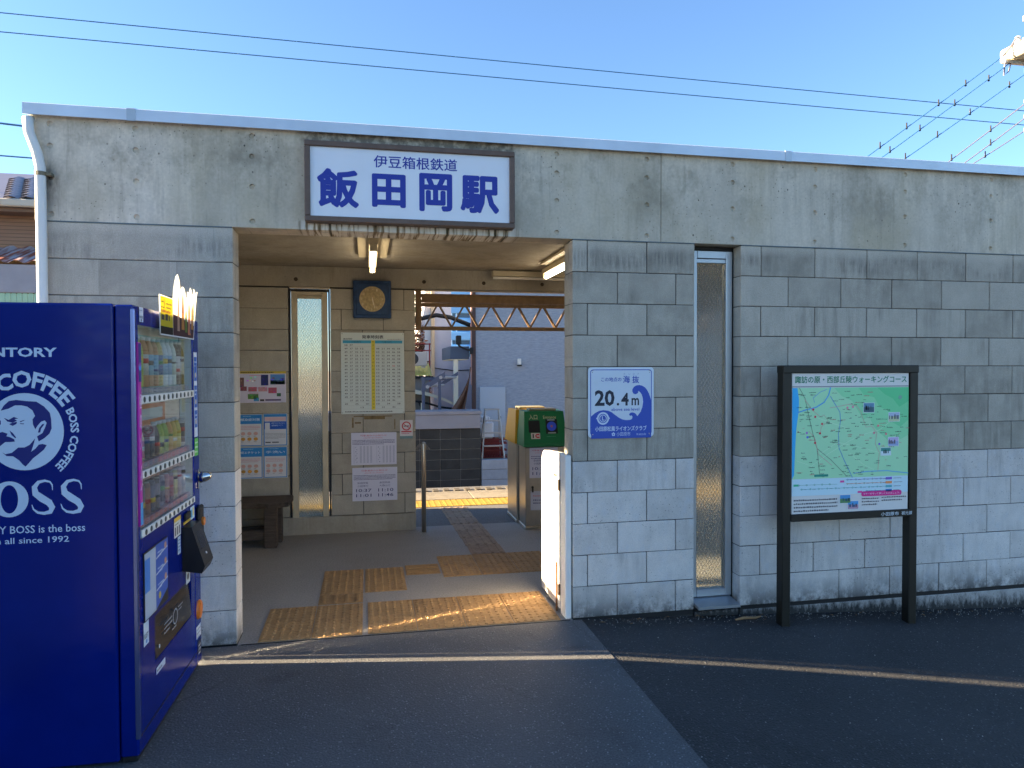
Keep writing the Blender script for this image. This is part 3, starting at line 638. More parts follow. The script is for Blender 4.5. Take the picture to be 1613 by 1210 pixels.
p.poly(rrect(*f(508, 866), *f(812, 830), .014), (228, 40, 140), 4); p.text('マナーを守って楽しく歩きましょう。', f(522, 0)[0], f(0, 856)[1], 276*s, 15*ph/H, (250, 226, 240), 5)
p.dashes(f(14, 0)[0], f(0, 880)[1], f(330, 0)[0], 4, .023, (90, 88, 92), 4, .42); p.dashes(f(512, 0)[0], f(0, 886)[1], f(640, 0)[0], 3, .02, (96, 92, 96), 4, .42); p.dashes(f(660, 0)[0], f(0, 882)[1], f(850, 0)[0], 2, .02, (96, 92, 96), 4, .42)
p.build('print', pan, (-.433, -.0262, .646))
p = Print(); p.text('小田原市', .215, .608, .135, .026, (214, 222, 226), 1, .01); p.text('観光課', .372, .609, .08, .025, (214, 222, 226), 1, .008); p.build('lettering', t, (0, -.0385, 0))

# ================================================================== waiting area
t = thing('wall_clock', 'square blue wall clock with round beige dial above the timetable', 'clock', (-1.215, 2.748, 2.085))
bl = M('clock_blue', (30, 66, 110), .6, nz=(22, .25))
part('case', MB().bev(-.18, .18, -.05, 0, 0, .362, .006), bl, t); part('rim', MB().bev(-.15, .15, -.062, -.0505, .03, .332, .004), bl, t)
dial = part('dial', MB().tube([(0, -.063, .181), (0, -.070, .181)], .122, 32), M('dial_beige', (186, 164, 120), .7, nz=(40, .25)), t)
p = Print()
for i in range(12):
    a = math.radians(90-30*(i+1)); p.text(str(i+1), .098*math.cos(a)-.012, .098*math.sin(a)-.012, .024 if i > 8 else .014, .024, (226, 210, 170), 1)
p.ring(0, 0, .112, .116, (206, 186, 140), 1)
p.build('numerals', dial, (0, -.0705, .181))
p = Print(); p.stroke([(0, 0), (.012, -.052)], .007, (232, 220, 190), 1); p.stroke([(0, .015), (.024, -.088)], .005, (236, 226, 200), 2); p.build('hands', t, (0, -.0725, .181))

def timetable(p, W, H):
    K = (40, 44, 46)
    p.text('発車時刻表', W*.33, H*.925, W*.34, H*.045, K, 2, .02); p.text('飯田岡駅', W*.04, H*.912, W*.14, H*.02, K, 2, .01); p.text('2022年3月12日改正', W*.73, H*.91, W*.22, H*.014, K, 2)
    p.rect(W*.03, H*.868, W*.97, H*.905, (54, 160, 196), 1); p.rect(W*.475, H*.05, W*.535, H*.905, (214, 196, 40), 1.5)
    p.text('小田原行', W*.16, H*.876, W*.16, H*.021, (24, 50, 70), 2); p.text('大雄山行', W*.64, H*.876, W*.16, H*.021, (24, 50, 70), 2); p.text('時', W*.492, H*.876, W*.026, H*.02, K, 2)
    L = {5: ('58', '37', '', '', ''), 6: ('49', '37', '25', '12', ''), 21: ('', '37', '25', '13', '01'), 22: ('49', '', '25', '', '01'), 23: ('', '', '', '13', '')}
    Rr = {5: ('', '', '', '', ''), 6: ('08', '21', '34', '46', '58'), 21: ('10', '22', '34', '46', ''), 22: ('10', '', '34', '', '58'), 23: ('', '22', '', '43', '')}
    for i, hh in enumerate(range(5, 24)):
        z = H*(.868-.0425*(i+1)); p.rect(W*.03, z, W*.97, z+.0012, (150, 160, 160), 1)
        p.text(str(hh), W*(.492 if hh > 9 else .499), z+.008, W*(.03 if hh > 9 else .014), .0155, (70, 66, 30), 2)
        for k in range(5):
            for side, X in ((L, .055+.083*k), (Rr, .555+.083*k)):
                q = side.get(hh, ('49', '37', '25', '13', '01') if side is L else ('10', '22', '34', '46', '58'))[k]
                if q: p.text(q, W*X, z+.008, W*.048, .0155, (196, 70, 70) if (hh == 11 and q == '46') else K, 2, .006)
    p.dashes(W*.06, H*.022, W*.92, 1, .018, K, 2, .45)
    for a, b in ((.012, .012), (W-.012, .012), (.012, H-.012), (W-.012, H-.012)): p.disc(a, b, .0035, (60, 60, 60), 2, 8)
card('timetable', 'white departure timetable board with blue header and yellow hour column', 'timetable', -1.515, 2.747, 1.155, .605, .79, (208, 216, 212), timetable, th=.008)
def notice(kind):
    def fill(p, W, H):
        K = (74, 76, 130); Rd = (206, 90, 120)
        p.text('列車運休のお知らせ', W*.2, H*.88, W*.58, H*.055, Rd, 1); p.text('(2022年1月10日改正)', W*.27, H*.815, W*.42, H*.04, Rd, 1)
        p.dashes(W*.03, H*.755, W*.96, 4, H*.04, K, 1, .5)
        if kind == 1:
            for cx in (.06, .56):
                p.rect(W*cx, H*.05, W*(cx+.003), H*.6, K, 1)
                for i in range(8): p.text(str(random.choice((5, 6, 7, 8))), W*(cx+.03+.02*(i % 2)), H*(.53-.065*i), W*.025, H*.035, K, 1)
                for c in range(4):
                    for r in range(22): p.rect(W*(cx+.13+.075*c), H*(.57-.024*r), W*(cx+.17+.075*c), H*(.57-.024*r)+H*.012, (160, 162, 186), 1)
        else:
            for a, X in ((('飯田岡発', '小田原行', '10:37', '11:01'), .08), (('飯田岡発', '大雄山行', '11:10', '11:46'), .57)):
                p.text(a[0], W*(X+.03), H*.51, W*.24, H*.062, K, 1); p.text(a[1], W*(X+.03), H*.42, W*.24, H*.062, K, 1); p.text(a[2], W*X, H*.27, W*.34, H*.095, (60, 62, 116), 1, .008); p.text(a[3], W*X, H*.12, W*.34, H*.095, (60, 62, 116), 1, .008)
    return fill
card('notice', 'upper pale notice with columns of small times below the timetable', 'notice', -1.425, 2.747, .655, .436, .316, (214, 212, 228), notice(1))
card('notice', 'lower pale notice showing 10:37 and 11:10 near the floor', 'notice', -1.416, 2.746, .303, .432, .326, (214, 212, 228), notice(2))
def nosmoke(p, W, H):
    R_ = (196, 60, 70); p.ring(W/2, H*.68, W*.27, W*.36, R_, 1); p.stroke([(W*.25, H*.82), (W*.75, H*.54)], .006, R_, 2); p.rect(W*.28, H*.655, W*.72, H*.7, (60, 50, 60), 1); p.rect(W*.1, H*.34, W*.9, H*.41, R_, 1); p.dashes(W*.12, H*.25, W*.88, 1, .014, R_, 1); p.rect(0, 0, W, H*.14, (120, 150, 150), 1)
card('no_smoking_sign', 'small no smoking sticker at the edge of the block wall', 'sign', -.955, 2.747, .905, .125, .182, (220, 212, 212), nosmoke)
def flyer(p, W, H):
    p.rect(0, H*.925, W, H, (206, 180, 60), 1); p.dashes(W*.03, H*.945, W*.8, 1, .016, (70, 60, 30), 2, .6)
    rr = random.Random(5)
    for x, z, wd, h, c in ((.08,.5,.12,.3,(126,90,84)),(.24,.62,.2,.26,(206,206,222)),(.52,.55,.14,.34,(40,46,110)),(.7,.58,.28,.32,(84,136,196)),(.7,.58,.28,.13,(52,84,70)),(.02,.2,.1,.3,(96,120,90)),(.13,.38,.12,.14,(150,80,90)),(.28,.36,.16,.14,(180,96,110)),(.47,.36,.17,.14,(206,150,160)),(.66,.3,.16,.18,(190,90,110)),(.27,.12,.2,.16,(96,140,70)),(.38,.05,.1,.12,(70,150,206)),(.6,.06,.3,.05,(80,60,110)),(.82,.2,.08,.1,(60,110,80)),(.5,.05,.08,.06,(40,40,50))):
        p.rect(W*x, H*z, W*(x+wd), H*(z+h), c, 1.4)
        for j in range(6): q = rr.uniform(0, .8); r_ = rr.uniform(0, .8); p.rect(W*(x+wd*q), H*(z+h*r_), W*(x+wd*(q+.18)), H*(z+h*(r_+.16)), tuple(min(255, int(v*rr.uniform(.6, 1.5))) for v in c), 2)
    for z in (.86, .46, .3): p.dashes(W*.3, H*z, W*.6, 1, .014, (200, 110, 140), 2)
card('poster', 'pale flyer with yellow top edge and small photographs, topmost by the pillar', 'poster', -2.50, 2.7475, 1.275, .474, .298, (212, 206, 222), flyer)
def blueposter(title, k):
    def fill(p, W, H):
        p.rect(.005, .005, W-.005, H-.005, (40, 136, 206), 1)
        if k == 0:
            p.rect(.012, .012, W-.012, H-.03, (214, 218, 224), 2); p.rect(.012, H*.78, W-.012, H*.9, (226, 190, 190), 2.4); p.rect(0.006, H*.52, W-.006, H*.76, (28, 92, 190), 2.4); p.text('新型コロナウイルス', W*.34, H*.68, W*.55, H*.045, (214, 226, 240), 3); p.text('接触確認アプリ', W*.34, H*.61, W*.48, H*.045, (214, 226, 240), 3); p.rect(W*.07, H*.44, W*.27, H*.72, (226, 228, 232), 3)
            p.dashes(W*.08, H*.38, W*.92, 5, H*.04, (140, 142, 148), 3); p.rect(W*.08, H*.1, W*.3, H*.13, (40, 40, 46), 3); p.rect(W*.36, H*.1, W*.64, H*.13, (40, 40, 46), 3)
            return
        p.rect(W*.05, H*.04, W*.95, H*.7, (218, 218, 222), 2); p.text(title, W*.1, H*.79, W*.8, H*.085, (222, 234, 244), 2, .015); p.dashes(W*.2, H*.93, W*.8, 1, .012, (170, 210, 236), 2)
        p.dashes(W*.1, H*.62, W*.9, 3, H*.045, (206, 140, 150), 3)
        for r in range(2):
            for c in range(3):
                cc = (206, 150, 60) if (k == 2 and r == 1) else (214, 170, 160); p.disc(W*(.2+.26*c), H*(.4-.17*r), W*.075, cc, 3, 12, 1.2); p.dashes(W*(.12+.26*c), H*(.31-.17*r), W*(.28+.26*c), 1, .012, (120, 110, 120), 3)
    return fill
card('poster', 'blue bordered hygiene poster partly behind the pillar, upper left of the four', 'poster', -2.462, 2.747, .862, .218, .305, (200, 210, 220), blueposter('感染症対策', 2))
card('poster', 'poster with dark blue band across its middle, upper right of the four', 'poster', -2.236, 2.7475, .862, .218, .308, (200, 210, 220), blueposter('', 0))
card('poster', 'blue bordered cough etiquette poster, lower left of the four', 'poster', -2.462, 2.747, .556, .218, .298, (200, 210, 220), blueposter('咳エチケット', 2))
card('poster', 'blue bordered hand washing poster, lower right of the four', 'poster', -2.238, 2.7475, .557, .218, .298, (200, 210, 220), blueposter('手洗い', 1))

# bench
wood = NT('weathered_wood'); q = wood.mapping(wood.pos(), (3, 30, 30)); gr = wood.ramp(wood.noise(q, 2.2, 5, .7), .3, .72)
wood.color(wood.mix(gr, (.035, .024, .018), (.105, .075, .055))); wood.set(Roughness=.8); wood.bump(wood.noise(q, 2.2, 5, .7), .7, .004); m_wood = wood.m
t = thing('bench', 'old dark wooden slab bench against the waiting area wall', 'bench', (-2.42, 2.42, 0))
N = 26; rb = random.Random(2); top = []; P = []
for i in range(N+1):
    x = -.40+.86*i/N; P.append((x, -.20+.018*math.sin(i*.8)+rb.uniform(-.008, .008)))
outl = P+[(.47, .16), (.45, .2), (-.4, .21)]
mb = MB(); n = len(outl)
mb.add([(x, y, .41) for x, y in outl]+[(x*.995, y+(.012 if y < 0 else 0), .365+rb.uniform(-.006, .006)) for x, y in outl], [tuple(range(n)), tuple(range(n, 2*n))[::-1]]+[(i, (i+1) % n, n+(i+1) % n, n+i) for i in range(n)])
part('seat', mb, m_wood, t)
for x in (-.33, .30):
    part('leg', MB().bev(x-.055, x+.055, -.15, -.05, 0, .364, .005), m_wood, t); part('leg', MB().bev(x-.045, x+.075, .05, .15, 0, .364, .005), m_wood, t)
part('stretcher', MB().bev(-.274, .244, -.13, -.085, .07, .16, .004), m_wood, t); part('stretcher', MB().bev(-.284, .244, .08, .12, .07, .15, .004), m_wood, t)

# steel bollard pole
t = tag(part('pole', MB().tube([(0, 0, 0), (0, 0, .86), (0, 0, .875), (0, 0, .88)], [.022, .022, .018, .006], 16), M('polished_steel', (196, 186, 172), .32, .9), None, (-.735, 2.62, 0), smooth=True), 'thin upright steel pole at the edge of the platform opening', 'pole')

# ticket readers
m_green = M('reader_green', (14, 112, 66), .38); m_yel = M('reader_yellow', (206, 150, 16), .38)
def reader(name, label, x, y, dp, headmat, flip, top):
    t = thing(name, label, 'ticket reader', (x, y, 0))
    part('foot', MB().bev(-.005, .405, -.005, dp+.005, 0, .03, .004), m_steel, t)
    part('pedestal', MB().bev(.0, .40, 0, dp, .03, .815, .006), m_steel, t)
    a, b = -.02, .42
    sec = [(-.03, .82), (-.03, .86), (.055, 1.165), (dp*.95, 1.17), (dp+.02, .86), (dp+.02, .82)]
    if flip: sec = [(dp-q[0], q[1]) for q in sec][::-1]
    mb = MB(); n = len(sec)
    L_ = [(a+(.02 if z > 1 else 0), yy, z) for yy, z in sec]; R_ = [(b-(.02 if z > 1 else 0), yy, z) for yy, z in sec]
    mb.add(L_+R_, [tuple(range(n)), tuple(range(n, 2*n))[::-1]]+[(i, (i+1) % n, n+(i+1) % n, n+i) for i in range(n)])
    h = part('head', mb, headmat, t)
    part('top_plate', MB().bev(.06, .34, dp*.3, dp*.75, 1.168, 1.19, .006), ink((150, 142, 110)), h)
    return t, h
t, h = reader('ticket_reader', 'green card reader marked Entrance on a steel stand by the platform opening', .255, 2.5, .30, m_green, False, 0)
p = Print()   # slanted face: local frame with its own tilt
CR = (214, 206, 170)
p.text('入口', .05, .235, .085, .05, CR, 1, .01); p.text('Entrance', .195, .242, .13, .03, CR, 1); p.rect(.04, .105, .155, .225, (12, 14, 18), 1); p.rect(.215, .09, .335, .235, (12, 14, 24), 1)
p.disc(.275, .165, .048, (58, 92, 230), 2, 24); p.disc(.275, .165, .012, (190, 110, 130), 3, 12); p.rect(.235, .222, .31, .236, (150, 160, 170), 2); p.rect(.235, .092, .315, .105, (150, 160, 160), 2)
p.rect(.06, .04, .152, .1, (206, 196, 190), 1); p.rect(.075, .05, .088, .09, (20, 20, 24), 2); p.stroke([(.145, .084), (.118, .084), (.106, .07), (.118, .056), (.145, .056)], .013, (196, 20, 40), 2, False)
p.dashes(.22, .06, .36, 1, .012, (90, 170, 130), 1)
fo = p.build('print', h, (-.005, -.0305, .859)); ang = math.atan2(.085, .305); fo.rotation_euler = (-ang, 0, 0)
part('seam_gap', MB().box(.0, .4, .301, .329, .03, .80), m_black, t)
def slip(p, W, H):
    K = (74, 76, 130)
    p.text('列車運休のお知らせ', W*.08, H*.88, W*.8, H*.06, (206, 90, 120), 1); p.text('(1月10日改正)', W*.2, H*.8, W*.5, H*.05, (206, 90, 120), 1); p.dashes(W*.06, H*.7, W*.9, 2, .02, K, 1); p.text('飯田岡発', W*.14, H*.54, W*.35, H*.07, K, 1); p.text('小田原行', W*.14, H*.44, W*.35, H*.07, K, 1); p.text('10:37', W*.1, H*.26, W*.5, H*.1, K, 1, .008); p.text('11:01', W*.1, H*.1, W*.5, H*.1, K, 1, .008)
card('notice', 'pale notice showing 10:37 taped to the steel stand of the green reader', 'notice', .295, 2.498, .51, .29, .30, (210, 206, 220), slip)
card('notice', 'small pale slip low on the steel stand of the green reader', 'notice', .305, 2.498, .19, .22, .19, (196, 196, 206), lambda p, W, H: (p.dashes(W*.12, H*.72, W*.8, 1, .03, (206, 130, 130), 1), p.dashes(W*.12, H*.5, W*.85, 2, .03, (96, 96, 130), 1)))
part('lock', MB().cyl((.07, -.012, .42), (.07, 0, .42), .012, 10).bev(.062, .078, -.02, -.012, .37, .43, .003), M('lock_dark', (70, 66, 60), .4, .8), t)
reader('ticket_reader', 'yellow card reader standing back to back behind the green one', .235, 2.835, .48, m_yel, True, 0)

# white gate leaf folded against the pillar
gw = M('gate_white', (232, 228, 220), .4, nz=(6, .05))
t = thing('gate_leaf', 'white metal gate leaf with rounded top folded against the entrance pillar', 'gate', (-.018, .2, 0))
prof = [(.40, .03), (.40, .90)]+[(.40-.10+.10*math.cos(math.radians(a)), .92+.10*math.sin(math.radians(a))) for a in range(0, 91, 15)]+[(-.08, 1.045), (-.08, .03)]
part('panel', MB().prism(prof, -.034, 0, 'x'), gw, t)
part('post', MB().bev(-.03, .012, -.20, -.088, .0, 1.04, .006), gw, t)
for z in (.12, .80): part('hinge', MB().cyl((-.038, -.084, z), (-.038, -.084, z+.07), .008, 8), M('rusty_steel', (124, 86, 54), .8, .3, nz=(60, .4)), t)
part('latch', MB().bev(-.046, -.034, -.03, .03, .88, .90, .003), m_steel, t)
part('drop_bolt', MB().cyl((-.04, -.03, .0), (-.04, -.03, .32), .007, 8), M('rusty_steel', (124, 86, 54), .8), t)

# lattice rail over the platform opening
t = thing('lattice_beam', 'brown painted lattice beam spanning the platform opening', 'beam', (-.79, 2.82, 1.98))
part('bracket_post', MB().bev(.0, .055, -.02, .05, 0, .40, .004), m_brownst, t)
part('top_chord', MB().bev(.056, 3.35, -.02, .05, .235, .27, .003), m_brownst, t); part('top_chord', MB().bev(.056, 3.35, -.03, -.022, .27, .34, .002).box(.056, 3.35, -.02, .05, .33, .36), m_brownst, t)
part('bottom_chord', MB().bev(.056, 3.35, -.02, .05, .0, .035, .003), m_brownst, t)
for i in range(12):
    x = .09+.27*i
    for dy in (-.008, .035):
        part('web_rod', MB().tube([(x, dy, .03), (x+.115, dy, .232), (x+.135, dy, .25), (x+.155, dy, .232), (x+.27, dy, .03)], .008, 6), m_brownst, t)
# ================================================================== vending machine
k = NT('machine_blue'); P = k.pos(); k.color(k.mix(k.ramp(k.noise(P, 2.2, 5), .35, .7), lin((0, 25, 110)), lin((0, 31, 124)))); k.set(Specular_IOR_Level=.22)
k.l(k.ramp(k.noise(k.mapping(P, (3, 3, 9)), 4, 5), .3, .7, .12, .26), k.b.inputs['Roughness']); k.bump(k.noise(k.mapping(P, (1.2, 1.2, 2.4)), 2.4, 2), .35, .010); m_blue = k.m; _mats['machine_blue'] = m_blue
ICE = (196, 216, 238)
VM = thing('vending_machine', 'blue drink vending machine standing side on before the entrance', 'vending machine', (-2.165, -.73, 0), math.radians(-1.5))
Y0, Y1, HT = -.510, .475, 1.852
cab = part('cabinet', MB().bev(-.74, -.074, Y0, Y1-.05, .012, HT, .008), m_blue, VM)
part('base', MB().bev(-.072, -.012, Y0+.02, Y1-.02, .0, .058, .004).bev(-.70, -.1, Y0+.05, Y1-.1, 0, .0118, .002), m_black, VM)
# tilted reflector added on the hidden side, throws sun across the tiles
part('added_reflector', MB().prism([(-.25, Y1-.021), (-.07, Y1-.004), (-.07, Y1-.001), (-.25, Y1-.018)], .03, HT-.01, 'z'), M('reflector_metal', (214, 214, 214), .055, 1.0), VM)
wy0, wy1, wz0, wz1 = -.452, .362, .895, 1.772
door = part('door', MB().bev(-.068, 0, Y0, wy0, .03, HT-.004, .006).bev(-.068, 0, wy1, Y1, .03, HT-.004, .006).box(-.066, -.0015, wy0, wy1, wz1, HT-.006)
            .box(-.066, -.0015, wy0, wy1, .525, wz0).box(-.066, -.0015, wy0, -.292, .325, .525).box(-.066, -.0015, .292, wy1, .325, .525).box(-.066, -.0015, wy0, wy1, .032, .325), m_blue, VM)
part('door_edge', MB().bev(-.012, .006, Y0-.004, Y0+.012, .10, HT-.02, .003), M('chrome_trim', (110, 120, 170), .2, .8), door)
part('kick_groove', MB().box(-.002, .0005, Y0+.02, Y1-.02, .098, .104), m_black, door)
# display
part('display_back', MB().box(-.0735, -.068, wy0-.002, wy1+.002, wz0, wz1), M('display_grey', (222, 226, 226), .5), VM)
lin_ = M('bounce_lining', (232, 234, 232), .5)  # white lining added to bounce light onto the sample drinks
part('bounce_lining', MB().box(-.064, -.007, wy0+.0003, wy0+.0015, wz0, wz1).box(-.064, -.007, wy1-.0015, wy1-.0003, wz0, wz1).box(-.064, -.007, wy0+.002, wy1-.002, wz1-.0015, wz1-.0003).box(-.064, -.007, wy0+.002, wy1-.002, wz0+.0003, wz0+.0015), lin_, VM)
win = part('display_window', MB().box(-.006, -.003, wy0, wy1, wz0+.001, wz1-.001), m_glass, VM)
p = Print()
p.rect(wy0, 1.49, wy1-.02, wz1-.03, (150, 216, 222), 1); p.rect(wy1-.11, 1.52, wy1-.03, 1.70, (96, 112, 120), 1.4); p.rect(wy0, 1.18, wy1, 1.44, (232, 216, 204), 1); p.rect(wy0+.0, 1.34, wy0+.08, 1.435, (80, 156, 206), 1.4); p.rect(wy0+.08, 1.34, .12, 1.435, (226, 140, 96), 1.4); p.rect(-.25, 1.365, .08, 1.415, (190, 206, 214), 1.8); p.rect(wy0, .935, wy1, 1.13, (230, 206, 196), 1); p.rect(wy0, 1.105, wy1, 1.135, (222, 130, 80), 1.4)
p.build('back_print', win, (-.067, 0, 0), math.pi/2)
for r, (z0, z1) in enumerate(((1.448, 1.483), (1.14, 1.172), (.90, .932))):
    st = part('button_strip', MB().bev(-.003, .006, wy0, wy1-.004, z0, z1, .002), m_white, win)
    if r == 0: bm_ = MB().tube([(.0062, 0, 0), (.0085, 0, 0)], [.0125, .011], 14).mesh('button', M('button_smoke', (52, 58, 50), .3))
    for i in range(12): link('button', bm_, win, (0, wy0+.045+.0655*i, (z0+z1)/2))
    part('tag_rail', MB().box(-.03, -.012, wy0+.004, wy1-.03, z1+.004, z1+.028), ink((176, 180, 196) if r == 0 else (196, 160, 176)), win)
    p = Print()
    for i in range(11): p.rect(wy0+.02+.066*i, z1+.007, wy0+.062+.066*i, z1+.026, (120, 124, 150) if r == 0 else ((216, 90, 96) if i > 3 or r == 2 else (130, 130, 170)), 1); p.text(random.choice(('130', '140', '160', '120')), wy0+.026+.066*i, z1+.011, .03, .011, (228, 228, 232), 2)
    p.build('price_tags', win, (-.0115, 0, 0), math.pi/2)
# sample drinks: body, cap and label wrap
_bt = {}
def sample(kind, c1, c2, y, z):
    lt = lambda c: tuple(int(q+(255-q)*.22) for q in c); c1, c2 = lt(c1), lt(c2); k = (kind, c1, c2)
    if k not in _bt:
        if kind == 'tall': prof = [(.020, 0), (.0225, .004), (.0225, .06), (.021, .07), (.0225, .08), (.0225, .15), (.018, .175), (.010, .195), (.010, .20)]; cap = [(.0115, .20), (.0115, .216)]; lab = [(.0229, .05), (.0229, .14)]
        elif kind == 'short': prof = [(.020, 0), (.0225, .004), (.0225, .09), (.017, .115), (.011, .13), (.011, .134)]; cap = [(.013, .134), (.013, .15)]; lab = [(.0229, .012), (.0229, .085)]
        else: prof = [(.020, 0), (.0225, .006), (.0225, .125), (.0195, .135)]; cap = [(.019, .1352), (.0185, .139)]; lab = [(.0229, .02), (.0229, .115)]
        _bt[k] = (MB().lathe((0,0,0), prof, 14).mesh('sample_drink', ink(c1)), MB().lathe((0,0,0), cap, 12).mesh('cap', ink((230, 230, 230) if kind != 'can' else (180, 182, 186))), MB().lathe((0,0,0), lab, 14).mesh('label_wrap', ink(c2)))
        for m_ in _bt[k]: m_.polygons.foreach_set('use_smooth', [True]*len(m_.polygons))
    me = _bt[k]; o = link('sample_drink', me[0], win, (-.04, y, z))
    # cap and wrap are pieces of the same row; the thing is two levels up already
    return o, me
def rowdrinks(z, items):
    for i, (kind, c1, c2) in enumerate(items):
        y = wy0+.04+.068*i; o, me = sample(kind, c1, c2, y, z)
        link('cap', me[1], win, (-.04, y, z)); lw_ = link('label_wrap', me[2], win, (-.04, y, z))
        hb = {'tall': (.06, .13), 'short': (.03, .07), 'can': (.04, .10)}[kind]; q0 = rd_.uniform(hb[0], hb[1]); cb = tuple(rd_.choice(((236, 236, 230), (200, 40, 50), (30, 60, 140), (230, 190, 60), (40, 40, 44), (90, 160, 90))))
        part('label_band', MB().lathe((0, 0, 0), [(.0233, q0), (.0233, q0+rd_.uniform(.008, .024))], 14), ink(cb), win, (-.04, y, z), smooth=True)
G = (150, 186, 40); rd_ = random.Random(11)
rowdrinks(1.515, [('tall', G, (176, 206, 60)), ('tall', G, (160, 196, 50)), ('tall', (196, 120, 60), (206, 206, 190)), ('tall', (186, 110, 50), (84, 166, 206)), ('tall', (186, 110, 50), (84, 166, 206)), ('tall', (206, 176, 96), (60, 100, 170)), ('tall', (206, 222, 232), (120, 180, 222)), ('tall', (206, 222, 232), (96, 160, 214)), ('tall', (200, 220, 216), (180, 206, 196)), ('tall', (70, 44, 36), (216, 216, 216)), ('tall', (70, 44, 36), (200, 206, 210))])
rowdrinks(1.205, [('short', (196, 190, 140), (206, 196, 150)), ('short', (196, 190, 140), (214, 120, 160)), ('can', (44, 44, 54), (50, 52, 66)), ('can', (44, 44, 54), (60, 70, 90)), ('short', (110, 84, 80), (70, 50, 60)), ('short', (150, 180, 60), (180, 196, 70)), ('short', (150, 180, 60), (160, 186, 60)), ('short', (222, 140, 50), (226, 170, 60)), ('short', (226, 170, 50), (232, 190, 40)), ('short', (220, 190, 70), (226, 206, 80)), ('can', (190, 190, 190), (60, 60, 66))])
rowdrinks(.965, [('tall', (30, 28, 30), (24, 24, 28)), ('can', (120, 100, 110), (96, 84, 100)), ('can', (140, 90, 80), (190, 110, 80)), ('can', (100, 90, 106), (120, 110, 130)), ('can', (96, 84, 96), (150, 130, 140)), ('can', (110, 100, 120), (70, 66, 80)), ('can', (176, 90, 96), (200, 130, 120)), ('can', (120, 100, 110), (180, 80, 90)), ('can', (206, 190, 150), (214, 200, 130)), ('can', (196, 160, 170), (206, 180, 190)), ('can', (190, 180, 190), (210, 200, 210))])
# lower front: advert pocket, payment, delivery flap
ad = part('advert_pocket', MB().box(-.0012, .004, -.432, -.112, .545, .832), m_black, VM)
p = Print(); p.rect(-.428, .55, -.285, .826, (176, 186, 200), 1); p.rect(-.428, .66, -.36, .80, (60, 130, 206), 1.5)
for i in range(12): p.rect(-.42+.011*i, .56, -.416+.011*i, .66, (206, 212, 220), 1.6)
p.poly([(-.284, .55), (-.12, .60), (-.112, .826), (-.284, .83)], (44, 90, 176), 1)
for z in (.63, .70, .77): p.stroke([(-.28, z), (-.2, z+.012), (-.12, z+.02)], .006, (206, 214, 226), 2, False); p.disc(-.15, z+.03, .016, (206, 150, 120), 2, 10); p.dashes(-.26, z+.018, -.18, 2, .016, (200, 214, 236), 2)
p.disc(-.235, .60, .016, (214, 180, 60), 2.4, 10); p.build('print', ad, (.0042, 0, 0), math.pi/2)
pay = part('card_terminal', MB().prism([(.0, .60), (.0, .815), (.045, .815), (.105, .62), (.09, .585)], .13, .30, 'y'), M('black_plastic', (22, 22, 25), .35), VM)
me = pay.data
part('screen', MB().add([(.0575, .16, .776), (.0575, .27, .776), (.082, .27, .697), (.082, .16, .697)], [(0, 1, 2, 3)]), M('screen_dark', (40, 46, 58), .1), pay)
part('indicator', MB().cyl((.088, .215, .668), (.094, .215, .67), .006, 8), ink((210, 214, 220)), pay)
part('yellow_strip', MB().bev(0, .006, .15, .27, .822, .836, .002), ink((206, 170, 50)), VM); part('bill_slot', MB().bev(0, .012, .165, .255, .84, .876, .003), m_black, VM)
cs = part('coin_slot', MB().bev(0, .022, .385, .47, .72, .87, .008), m_black, VM); part('lever', MB().cyl((.02, .43, .785), (.034, .43, .785), .022, 14), ink((214, 120, 40)), cs)
fp = part('delivery_recess', MB().box(-.064, -.058, -.292, .292, .325, .525), m_black, VM)
flap = part('flap', MB().add([(-.012, -.286, .515), (-.012, .286, .515), (.0, .286, .333), (.0, -.286, .333), (-.018, -.286, .515), (-.018, .286, .515), (-.006, .286, .333), (-.006, -.286, .333)], [(0,1,2,3),(4,7,6,5),(0,4,5,1),(1,5,6,2),(2,6,7,3),(3,7,4,0)]), M('flap_smoke', (44, 44, 46), .12, coat=.6), fp)
p = Print(); p.ring(.0, .425, .03, .038, (150, 152, 156), 1); p.dashes(-.17, .44, -.05, 3, .02, (150, 152, 156), 1); p.dashes(.05, .45, .12, 2, .016, (150, 152, 156), 1); p.disc(-.24, .375, .009, (226, 226, 226), 1, 10); p.dashes(-.05, .375, .06, 1, .02, (150, 152, 156), 1); p.build('print', fp, (.0015, 0, 0), math.pi/2)
part('coin_return', MB().tube([(.0, .425, .315), (.010, .425, .315)], [.052, .046], 20).tube([(.0102, .425, .315), (.0125, .425, .315)], .034, 16), ink((216, 116, 30)), VM)
lk = part('lock_cup', MB().bev(0, .008, .425, .465, .955, 1.06, .004), M('chrome', (196, 196, 196), .12, 1.0), VM); part('lock_knob', MB().tube([(.008, .446, 1.015), (.03, .448, 1.018), (.055, .452, 1.026), (.066, .454, 1.032)], [.030, .030, .022, .008], 16), M('chrome', (196, 196, 196)), lk, smooth=True)
